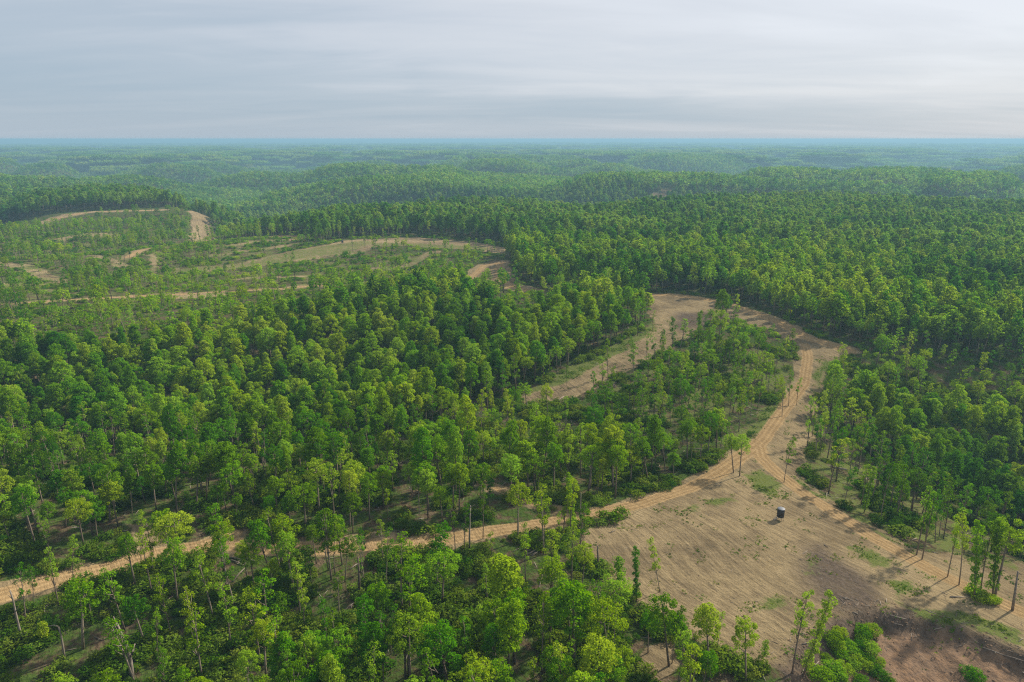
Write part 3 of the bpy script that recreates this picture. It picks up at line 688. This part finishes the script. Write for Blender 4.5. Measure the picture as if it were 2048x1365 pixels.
for i, (px, py, tx, ty, kind, label) in enumerate(HAND):
    x, y, h, dx = top_height(px, py, tx, ty); s = h/HREF[kind]; ang = math.atan2(dx, h)
    place_tree(kind, i % NFORM[kind], x, y, s, label, 'trees standing on their own' , (0, ang), .8 if kind == 'slender' else .85)
    taken.append((x, y)); count[NAME[kind]] += 1
for a, b in ((264,1356),(129,1319),(45,1281),(939,1101),(718,1190),(2025,1221)):
    q = G(a, b); taken += [tuple(q*k) for k in (1, .97, .94, .91)]
taken = np.array(taken)
BLIND1, BLIND2 = G(1561, 1031), G(685, 488)

REG = [   # (photo area of the foot, phrase)
 ([(1600,760),(2300,900),(2300,1180),(1850,1075),(1600,930)], 'between right hand track and dark right hand wood'),
 ([(-900,1100),(520,1100),(520,1700),(-900,1700)], 'on brushy slope at lower left below the track'),
 ([(520,1090),(900,1090),(900,1700),(520,1700)], 'at bottom left of centre below the track'),
 ([(900,1060),(1300,1060),(1300,1700),(900,1700)], 'at bottom centre between the track and the clearing'),
 ([(1300,1240),(2200,1240),(2200,1700),(1300,1700)], 'along the lower edge of the clearing'),
 ([(-900,970),(330,970),(330,1200),(-900,1200)], 'at far left just above the orange track'),
 ([(330,970),(760,970),(760,1110),(330,1110)], 'left of centre just above the track'),
 ([(760,970),(1160,940),(1160,1100),(760,1110)], 'in the centre just above the track'),
 ([(1160,870),(1540,850),(1540,1000),(1160,1060)], 'in the shady grove left of the track fork'),
 ([(-900,840),(400,840),(400,970),(-900,970)], 'at far left in front of the dense wood'),
 ([(400,840),(800,840),(800,970),(400,970)], 'left of centre in front of the dense wood'),
 ([(800,800),(1160,800),(1160,940),(800,970)], 'in the centre in front of the dense wood'),
 ([(1000,690),(1300,690),(1300,870),(1000,870)], 'below the lower tip of the upper meadow'),
 ([(1300,600),(1640,600),(1640,870),(1300,870)], 'between upper meadow and grassy verge of the track'),
]
REG = [(Gp(p), s) for p, s in REG]
def phrase(P):
    out = np.full(len(P), len(REG)); d = dense(P)
    for i in range(len(REG)-1, -1, -1): out[inside(P, REG[i][0])] = i
    px, _ = project(P[:, 0], P[:, 1], np.zeros(len(P)))
    res = []
    for k, q, u in zip(out, d, px):
        if q and u < 1320: res.append('at edge of the dense wood left of upper meadow' if u > 640 else 'at near edge of big dense wood at left')
        elif q: res.append('in the dark dense wood at right')
        elif k < len(REG): res.append(REG[k][1])
        else: res.append('in the thinned wood beyond the nearest stands')
    return res
LOOK = {'column': 'leaf wrapped narrow tree', 'forest': 'tall round crowned tree', 'oak': 'broad leafy tree', 'slender': 'slim bare stemmed tree', 'sapling': 'small sapling'}
xs = np.array([t[0] for t in TR]); ys = np.array([t[1] for t in TR]); P = np.stack([xs, ys], -1)
ok = np.ones(len(TR), bool)
for q in taken: ok &= np.hypot(*(P-q).T) > 2.4
for q in (BLIND1, BLIND2): ok &= np.hypot(*(P-q).T) > 6
TR = [t for t, k in zip(TR, ok) if k]; P = P[ok]
Z = terrain(P[:, 0], P[:, 1]); hs = np.array([HREF[t[2]]*t[3] for t in TR])
u1, v1 = project(P[:, 0], P[:, 1], Z+hs*.7)
seen = (u1 > -30) & (u1 < 2078) & (v1 > 0) & (v1 < 1385)
size = np.where(seen, hs/np.hypot(P[:, 0], P[:, 1]), 0)
order = np.argsort(-size); chosen = np.zeros(len(TR), bool)
for i in order:
    if size[i] <= 0: break
    nm = NAME[TR[i][2]]
    if count[nm] < 298: chosen[i] = True; count[nm] += 1
words_ = phrase(P)
ci = np.nonzero(chosen)[0]
for i in ci:
    x, y, kind, s = TR[i]; sxy = .75+.5*random.random()
    place_tree(kind, random.randrange(NFORM[kind]), x, y, s, LOOK[kind]+' '+words_[i], LOOK[kind]+'s '+words_[i], (random.gauss(0, .035), random.gauss(0, .045)), sxy, float(Z[i]))

# the rest of every stand
rest = [(*TR[i], float(Z[i])) for i in np.nonzero(~chosen)[0]]
def spread(sub, name, label, meshes, tilt=.05, sx=(.8, 1.32)):
    n = len(sub)
    if not n: return
    pts = np.array([(a[0], a[1], a[4]) for a in sub]); s = np.array([a[3] for a in sub]); w = s*(sx[0]+(sx[1]-sx[0])*rng.random(n))
    rot = np.stack([rng.normal(size=n)*tilt, rng.normal(size=n)*tilt, rng.random(n)*6.28], -1)
    mass(name, label, pts, rot, np.stack([w, w, s], -1), meshes)
rr = lambda a: math.hypot(a[0], a[1])
spread([a for a in rest if a[2] == 'forest' and rr(a) < 250], 'woods', 'dense closed wood of round crowned trees behind the thinned stands', [stand_mesh('forest', 50+i, 0) for i in range(9)])
spread([a for a in rest if a[2] == 'forest' and rr(a) >= 250], 'wooded_ridge', 'dense wood along the ridge beyond the meadow', [stand_mesh('forest', 70+i, 1) for i in range(9)])
spread([a for a in rest if a[2] == 'oak' and rr(a) < 260], 'thinned_woods', 'thinned broadleaf wood on the middle slopes', [stand_mesh('oak', 90+i, 0) for i in range(6)])
spread([a for a in rest if a[2] == 'oak' and rr(a) >= 260], 'scattered_woods', 'scattered broadleaf trees around the far tracks', [stand_mesh('oak', 96+i, 1) for i in range(5)])
spread([a for a in rest if a[2] in ('slender', 'column')], 'slender_woods', 'thinned wood of slim stems around the far tracks', [stand_mesh('slender', 110+i, 0 if i < 5 else 1) for i in range(8)])
spread([a for a in rest if a[2] == 'sapling'], 'sapling_growth', 'young growth among the thinned trees', [stand_mesh('sapling', 130+i, 0) for i in range(3)])
F2 = np.array([(a[0], a[1]) for a in FOREST2]); z2 = terrain(F2[:, 0], F2[:, 1])
spread([(*a, z) for a, z in zip(FOREST2, z2)], 'hillside_forest', 'continuous green forest over the rolling ground beyond the meadow', [stand_mesh('forest', 150+i, 1, FARLEAF) for i in range(6)])
P3 = grid_points(6.5, 1000, 2400, .47); q3 = clear_margin(P3[:]) > 3; P3 = P3[q3]; z3 = terrain(P3[:, 0], P3[:, 1])
spread([(x, y, 'far', s, z) for (x, y), s, z in zip(P3, .6+.5*rng.random(len(P3)), z3)], 'distant_forest', 'hazy forest on the far hills', [far_tree(200+i) for i in range(6)], 0)
P4 = grid_points(58, 2400, 9500, .2); z4 = terrain(P4[:, 0], P4[:, 1]); n4 = len(P4)
mass('horizon_forest', 'blue hazy forest reaching to the horizon', np.c_[P4, z4-1.5], np.stack([np.zeros(n4), np.zeros(n4), rng.integers(0, 4, n4)*math.pi/2], -1), np.ones((n4, 3)), [far_patch(300+i) for i in range(5)])

# ------------------------------------------------------------------ undergrowth, grass, woody debris
def undergrowth(s, r0, r1, keep, lo, hi):
    Q = grid_points(s, r0, r1); cm = clear_margin(Q)
    cl = fbm(Q[:, 0]/7, Q[:, 1]/7, 3, 77)
    k = (cm > -.4) & (~dense(Q) | (rng.random(len(Q)) < .25)) & (rng.random(len(Q)) < keep) & (cl > .45) & (sdist(Q, PIT) < -1.5)
    for i, c in enumerate(LIGHT): k &= ~(inside(Q, c) & (cl < (.48 if i == 0 else .62 if i == 1 else .55)))
    for c, g_ in GRASS: k &= ~(inside(Q, c) & (rng.random(len(Q)) < .93))
    Q = Q[k]; return Q, (lo+(hi-lo)*rng.random(len(Q)))*(.45+1.0*cl[k])
U1, s1 = undergrowth(1.25, 58, 240, .85, .45, 1.35); U2, s2 = undergrowth(2.4, 240, 700, .8, .5, 1.25)
uz = terrain(U2[:, 0], U2[:, 1])
spread([(x, y, 'shrub', s, z) for (x, y), s, z in zip(U2, s2, uz)], 'scrub', 'low light green scrub around the far tracks', [stand_mesh('shrub', 410+i, 0, LEAF) for i in range(5)], .15, (.8, 1.5))
U, us = U1, s1; uz = terrain(U[:, 0], U[:, 1])
spread([(x, y, 'shrub', s, z) for (x, y), s, z in zip(U, us, uz)], 'undergrowth', 'low green brush covering the ground between the thinned trees', [stand_mesh('shrub', 400+i, 0, SHRUB) for i in range(5)], .15, (.8, 1.5))
def tuft(seed):
    r = np.random.default_rng(seed); V, F, t = leaf_quads(r.normal(size=(7, 3))*np.array([.35, .35, .02])+np.array([0, 0, .03]), np.full(7, .16), 7, .085, r, .5, .6)
    return mesh_from('grass_tuft', V, F, [SHRUB], tint=t)
Q = grid_points(.75, 60, 260, .5); w = np.zeros(len(Q))
for c, k in GRASS: w = np.maximum(w, 1.2*k*sm(-1, 1, sdist(Q, c)/2.5))
w = np.maximum(w, .10*(clear_margin(Q) < 0)); w *= sm(.42, .66, fbm(Q[:, 0]/3.2, Q[:, 1]/3.2, 3, 55))
tk = np.min([segdist(Q, l)-r for l, _, r in TRACKS if r], axis=0)
Q = Q[(rng.random(len(Q)) < w) & (tk > .3) & (clear_margin(Q) < 1)]; qz = terrain(Q[:, 0], Q[:, 1])
spread([(x, y, 'g', s, z) for (x, y), s, z in zip(Q, .6+.8*rng.random(len(Q)), qz)], 'grass', 'thin grass and weeds growing in patches on the bare soil', [tuft(500+i) for i in range(4)], .1)
def stick(seed):
    r = np.random.default_rng(seed); b = MB(); l = .35+.5*r.random(); b.tube([(-l, 0, 0), (0, .12*r.normal()*l, .02), (l, 0, .03)], [.035, .04, .02], 4)
    if seed % 2: b.tube([(0, 0, .02), (l*.4, l*.5, .08)], [.025, .012], 4)
    return b.mesh('stick', PALEWOOD)
Q = grid_points(1.05, 60, 240, .5); cm = clear_margin(Q); cl = fbm(Q[:, 0]/5, Q[:, 1]/5, 3, 66)
rimd = segdist(Q, RIM)
Q = Q[(rng.random(len(Q)) < np.where(rimd < 3.2, .9, np.where(cm < -1, .22*sm(.35, .6, cl)+.02, .30*sm(.40, .6, cl)))) & (np.min([segdist(Q, l)-r for l, _, r in TRACKS if r], axis=0) > .2)]
n = len(Q); qz = terrain(Q[:, 0], Q[:, 1])+.03; ss = np.exp(rng.normal(size=n)*.55)*np.where(clear_margin(Q) > 0, 1.0, .45)*np.where(segdist(Q, RIM) < 4, 1.5, 1)
mass('wood_debris', 'pale broken sticks and wood chips littering the ground', np.c_[Q, qz], np.stack([rng.normal(size=n)*.12, rng.normal(size=n)*.18, rng.random(n)*6.28], -1), np.stack([ss, ss, ss], -1), [stick(600+i) for i in range(6)])

def clod(seed):
    r = np.random.default_rng(seed); k = 7; V = [(0, 0, .32)]
    for q, z in ((.34, .2), (.42, 0)): V += [(q*(.7+.6*r.random())*math.cos(a), q*(.7+.6*r.random())*math.sin(a), z*(.6+.8*r.random())) for a in np.arange(k)*2*math.pi/k]
    F = [(0, 1+j, 1+(j+1) % k) for j in range(k)]+[(1+j, 1+k+j, 1+k+(j+1) % k, 1+(j+1) % k) for j in range(k)]
    return mesh_from('clod', V, F, [SOILCLOD])
Q = grid_points(.55, 58, 190, .5); e = np.abs(segdist(Q, RIM)); pit = sdist(Q, PIT); cmq = clear_margin(Q); cl = fbm(Q[:, 0]/4, Q[:, 1]/4, 3, 88)
Q = Q[(rng.random(len(Q)) < np.where((e < 2.6), .55, np.where(pit > 0, .34*sm(.35, .6, cl), np.where(cmq < 0, .16*sm(.42, .62, cl), 0)))) & (np.min([segdist(Q, l)-r for l, _, r in TRACKS if r], axis=0) > .1)]
nq = len(Q); sz = np.exp(np.minimum(rng.normal(size=nq)*.5, .8))*np.where(sdist(Q, PIT) > -2.5, .22, .13)
mass('earth_clods', 'clods of dug earth and roots lying on the raked soil and along the dark rim', np.c_[Q, terrain(Q[:, 0], Q[:, 1])-.02], np.stack([rng.normal(size=nq)*.2, rng.normal(size=nq)*.2, rng.random(nq)*6.28], -1), np.stack([sz, sz*1.2, sz*.9], -1), [clod(700+i) for i in range(5)])

# ------------------------------------------------------------------ countable small things
LOGS = [((461,1116),(492,1128),'grey log in the slash heap below the orange track'),((490,1117),(511,1124),'grey log at right end of the slash heap below the orange track'),
 ((466,1165),(494,1134),'long pale pole leaning from the slash heap below the orange track'),((463,1121),(488,1132),'dark log low in the slash heap below the orange track'),((320,1163),(334,1147),'short pale log on the slope below the orange track'),
 ((1051,1106),(1086,1091),'weathered log in the slash heap at the left edge of the clearing'),((1056,1111),(1096,1089),'longest log of the slash heap at the left edge of the clearing'),((1062,1112),(1090,1098),'front log of the slash heap at the left edge of the clearing'),
 ((1131,1212),(1147,1182),'pale log lying among bright trees at bottom centre'),((1139,1222),(1154,1217),'short pale log under bright trees at bottom centre'),
 ((985,780),(1003,772),'pale log at the foot of the dense wood'),((931,846),(945,839),'fallen stem in front of the dense wood'),((1108,806),(1128,794),'fallen stem below the tip of the upper meadow'),((1132,854),(1150,849),'fallen stem in the grove below the upper meadow'),
 ((21,1291),(60,1262),'long pale log on the slope at far lower left'),((116,1198),(135,1207),'thin fallen stem at left below the orange track'),((287,1309),(301,1318),'broken log beside the big forked snag'),((143,1174),(151,1168),'short pale log just below the orange track at left'),
 ((131,1303),(153,1298),'grey fallen branchy stem on the slope at lower left'),((318,1161),(335,1145),'fallen stem close below the orange track'),((190,1275),(205,1282),'low fallen stem left of the big forked snag'),
 ((1900,1195),(1932,1196),'dark pole lying on the grass left of the green brush'),((1965,1297),(2007,1312),'dark log on the earth bank at right'),((2007,1312),(2047,1324),'long grey log on the earth bank at the right edge'),
 ((1705,1225),(1716,1229),'short log stuck in the dark rim of the earth bank'),((1604,1290),(1618,1286),'bent branch at the left end of the earth bank'),((1780,1232),(1812,1240),'grey roots and log heaped on the rim of the earth bank'),
 ((1648,1090),(1656,1096),'single dark stick on the bare clearing near the black hut'),((700,1140),(716,1128),'leaning dead pole in the stand below the track'),((840,1185),(862,1190),'fallen stem in the dark hollow at bottom centre'),
 ((690,1300),(705,1318),'pale dead stem at the bottom left of centre'),((600,1310),(625,1280),'long pale dead pole lying at bottom left of centre')]
for a, b, label in LOGS:
    A_, B_ = Gt(*a), Gt(*b); c = (A_+B_)/2; d = B_-A_; l = np.linalg.norm(d); r0 = min(.17, .05+l*.02)
    m = MB(); e = np.array([random.gauss(0, .05), random.gauss(0, .05), .03])*l
    m.tube([-d/2+(0, 0, r0), e*.5+(0, 0, r0*1.2), d/2+(0, 0, r0*1.3)], [r0, r0*.9, r0*.5], 7)
    t0 = d*.12+np.array([0, 0, r0]); m.tube([t0, t0+np.array([d[1], -d[0], l*.35])*.16], [r0*.45, r0*.2], 5)
    tag(link('fallen_log', m.mesh('fallen_log', PALEWOOD, True), None, tuple(c)), label, 'log', 'fallen logs and slash')

def at_depth(px, py, Y):
    dx, dy, dz = ray(px, py); t = Y/dy; return np.array([dx*t, Y, CAM_Z+dz*t])
SNAGS = [ # stem as photo points from the foot up, foot radius, limbs, label
 ([(264,1356),(262,1335),(260,1317),(252,1290),(240,1264),(232,1245)], .32, [([(260,1317),(266,1302),(270,1288)], .22), ([(240,1264),(231,1246),(227,1233)], .12), ([(237,1258),(222,1252),(208,1246)], .08)], 'large forked dead trunk standing on the brushy slope at lower left'),
 ([(129,1319),(126,1295),(122,1270),(117,1254)], .16, [([(117,1254),(108,1251),(93,1253)], .09)], 'broken topped dead stem with a snapped pale branch hanging left'),
 ([(45,1281),(38,1255),(31,1225),(26,1200),(20,1182)], .17, [([(31,1225),(38,1210)], .06), ([(26,1200),(16,1190)], .06)], 'white bare dead stem leaning left at far lower left'),
 ([(1196,1138),(1196,1115),(1195,1092)], .2, [], 'thick black dead stub at the left edge of the clearing'),
 ([(939,1101),(939,1065),(940,1035),(941,1012)], .17, [([(941,1015),(950,1010)], .08)], 'bare snag with a white broken tip in front of the track'),
 ([(1161,1052),(1161,1020),(1162,985)], .09, [([(1161,1020),(1166,1012)], .04)], 'thin bare brown pole beside the bright yellow green tree'),
 ([(2025,1221),(2030,1185),(2036,1143)], .2, [([(2036,1146),(2044,1150)], .07), ([(2030,1170),(2024,1160)], .05)], 'broken grey trunk standing alone by the track at the right edge'),
 ([(718,1190),(718,1150),(716,1115)], .22, [([(718,1150),(727,1118)], .07)], 'thick dark dead trunk in the stand below the track'),
 ([(1337,757),(1337,735),(1338,712)], .22, [], 'pale white barked dead trunk at the edge of the upper meadow'),
 ([(1118,892),(1119,872),(1117,850)], .15, [], 'grey dead stem in the grove below the upper meadow'),
]
for stem, r0, limbs, label in SNAGS:
    f = Gt(*stem[0]); Y = f[1]; e = bpy.data.objects.new('dead_tree', None); COL.objects.link(e); e.location = tuple(f)
    def pts(lst, k0): return [at_depth(a, b, Y + (.25*math.sin(3.1*i+k0) if i else 0)) - f for i, (a, b) in enumerate(lst)]
    m = MB(); p = pts(stem, 0); p[0] = np.array([0, 0, -.3]); m.tube(p, np.linspace(r0, r0*.5, len(p)), 8)
    dead = BARK if ('black' in label or 'dark' in label) else PALEWOOD
    link('trunk', m.mesh('trunk', dead, True), e)
    for k, (lm, rl) in enumerate(limbs):
        m = MB(); q = pts(lm, k+1); q[0][1] = 0; m.tube(q, np.linspace(rl, rl*.4, len(q)), 6); link('limb', m.mesh('limb', dead, True), e)
    tag(e, label, 'dead tree', 'dead standing trees')

# bushes in the lap of the earth bank and beside the track
BUSH = [(1678,1314,0.91,'dark green bush in the lap of the earth bank'),(1737,1324,0.7,'dark green bush in the lap of the earth bank'),(1642,1349,0.83,'dark green bush in the lap of the earth bank'),(1677,1367,0.98,'dark green bush in the lap of the earth bank'),(1742,1268,1.09,'dark green bush in the lap of the earth bank'),(1759,1329,0.69,'dark green bush in the lap of the earth bank'),(1755,1354,1.15,'dark green bush in the lap of the earth bank'),(1710,1324,0.86,'dark green bush in the lap of the earth bank'),(1721,1296,0.9,'dark green bush in the lap of the earth bank'),(1666,1352,1.33,'dark green bush in the lap of the earth bank'),(1777,1367,0.71,'dark green bush in the lap of the earth bank'),(1664,1285,1.19,'dark green bush in the lap of the earth bank'),(1721,1368,0.87,'dark green bush in the lap of the earth bank'),(1652,1321,0.67,'dark green bush in the lap of the earth bank'),(1672,1298,1.08,'dark green bush in the lap of the earth bank'),(1700,1304,1.01,'dark green bush in the lap of the earth bank'),(1709,1335,0.82,'dark green bush in the lap of the earth bank'),(1723,1315,0.66,'dark green bush in the lap of the earth bank'),(1740,1305,1.13,'dark green bush in the lap of the earth bank'),(1691,1293,0.87,'dark green bush in the lap of the earth bank'),(1731,1337,0.87,'dark green bush in the lap of the earth bank'),(1678,1272,0.95,'dark green bush in the lap of the earth bank'),(1725,1273,1.21,'dark green bush in the lap of the earth bank'),(1685,1345,1.1,'dark green bush in the lap of the earth bank'),(1641,1361,1.27,'dark green bush in the lap of the earth bank'),(1723,1284,0.89,'dark green bush in the lap of the earth bank'),
 (1945,1360,1.3,'lone small bush on the lower earth bank'),(1955,1196,1.1,'yellow green brush at the foot of the roadside trees'),(1965,1203,1.2,'yellow green brush at the foot of the roadside trees'),(1975,1206,1.0,'yellow green brush at the foot of the roadside trees'),(1988,1206,.9,'yellow green brush at the foot of the roadside trees'),(1940,1188,.8,'yellow green brush at the foot of the roadside trees'),
 (1145,1048,.9,'rusty low bush at the foot of the bright yellow green tree'),(1262,1196,1.3,'bush at the left edge of the clearing beside the leaf column'),(1250,1202,1.2,'round bush left of the leaf column at the clearing edge')]
bm_forms = []
for i in range(4):
    r = np.random.default_rng(800+i); k = 11; E = egg(k, r, 0); C = E*np.array([1.05, 1.05, .8])*(.55+.5*r.random((k, 1)))+np.array([0, 0, .4]); V, F, t = leaf_quads(C, .36+.3*r.random(k), 150, .085, r)
    bm_forms.append(mesh_from('bush', V, F, [LEAF], tint=t))
for i, (px, py, s, label) in enumerate(BUSH):
    o = link('bush', bm_forms[i % 4], None, tuple(Gt(px, py))); o.scale = (s, s, s*.9); o.rotation_euler = (0, 0, i*1.7)
    tag(o, label, 'bush', 'bushes: ' + label)

# black octagonal hide with a grey lid, standing on short legs, steps on its left
def hide(x, y, label, k=.9):
    e = bpy.data.objects.new('hunting_hide', None); COL.objects.link(e); e.location = (x, y, T1(x, y)); e.scale = (k, k, k); e.rotation_euler = (0, 0, .2)
    oct_ = lambda r, z: [(r*math.cos(math.radians(22.5+45*i)), r*math.sin(math.radians(22.5+45*i)), z) for i in range(8)]
    def lathe(rings):
        m = MB(); V = [p for r, z in rings for p in oct_(r, z)]; n = len(rings)
        F = [(i*8+j, i*8+(j+1) % 8, (i+1)*8+(j+1) % 8, (i+1)*8+j) for i in range(n-1) for j in range(8)]+[tuple(range(8))[::-1], tuple((n-1)*8+j for j in range(8))]
        m.add(V, F); return m
    body = link('body', lathe([(.70, .75), (.72, .78), (.72, 2.42), (.70, 2.46)]).mesh('body', BLACKPLASTIC), e)
    link('roof', lathe([(.73, 2.462), (.785, 2.475), (.785, 2.54), (.70, 2.60), (.28, 2.66), (.05, 2.67)]).mesh('roof', ROOFGREY), e)
    for i in range(8):
        a = math.radians(45*i); m = MB(); m.box((.672*math.cos(a), .672*math.sin(a), 1.95), (.03, .36, .30), a)
        if i == 4: continue
        link('window', m.mesh('window', GLASS), e)
    m = MB(); m.box((-.674, 0, 1.55), (.03, .46, 1.45)); d = link('door', m.mesh('door', BLACKPLASTIC), e)
    for i in range(6):
        a = math.radians(22.5+60*i); m = MB(); m.tube([(.6*math.cos(a), .6*math.sin(a), .78), (.72*math.cos(a), .72*math.sin(a), -.08)], [.03, .03], 6); link('leg', m.mesh('leg', STEEL), e)
    m = MB()
    for s in (-.26, .26): m.tube([(-.70, s, .80), (-1.55, s, -.04)], [.028, .028], 6)
    for q in (.2, .45, .7, .92): m.box((-.70-.85*q, 0, .80-.84*q), (.14, .52, .035))
    link('ladder', m.mesh('ladder', STEEL), e)
    tag(e, label, 'hunting hide', 'black hides on the cleared ground')
hide(*BLIND1, 'black eight sided hide with grey lid and short ladder, on the big bare clearing')
hide(*BLIND2, 'tiny black hide far away on the pale upper clearing', .9)

# ------------------------------------------------------------------ air
m, t, o = newmat('haze_air')
pv = nd(t, 'ShaderNodeVolumePrincipled'); pv.inputs['Color'].default_value = (.26, .46, .61, 1); pv.inputs['Density'].default_value = HAZE_DENSITY; pv.inputs['Anisotropy'].default_value = .1
t.links.new(pv.outputs[0], o.inputs['Volume'])
b = MB(); z0, z1 = -75.0, CAM_Z+1.5
b.box((0, 16000, (z0+z1)/2), (66000, 36000, z1-z0)); hz = link('haze', b.mesh('haze', m)); tag(hz, 'thin blue haze over the far forest', kind='stuff')
print('trees', count, 'rest', len(rest), 'forest2', len(FOREST2), 'far', len(P3), 'patch', n4, 'shrub', len(U), 'sticks', n)
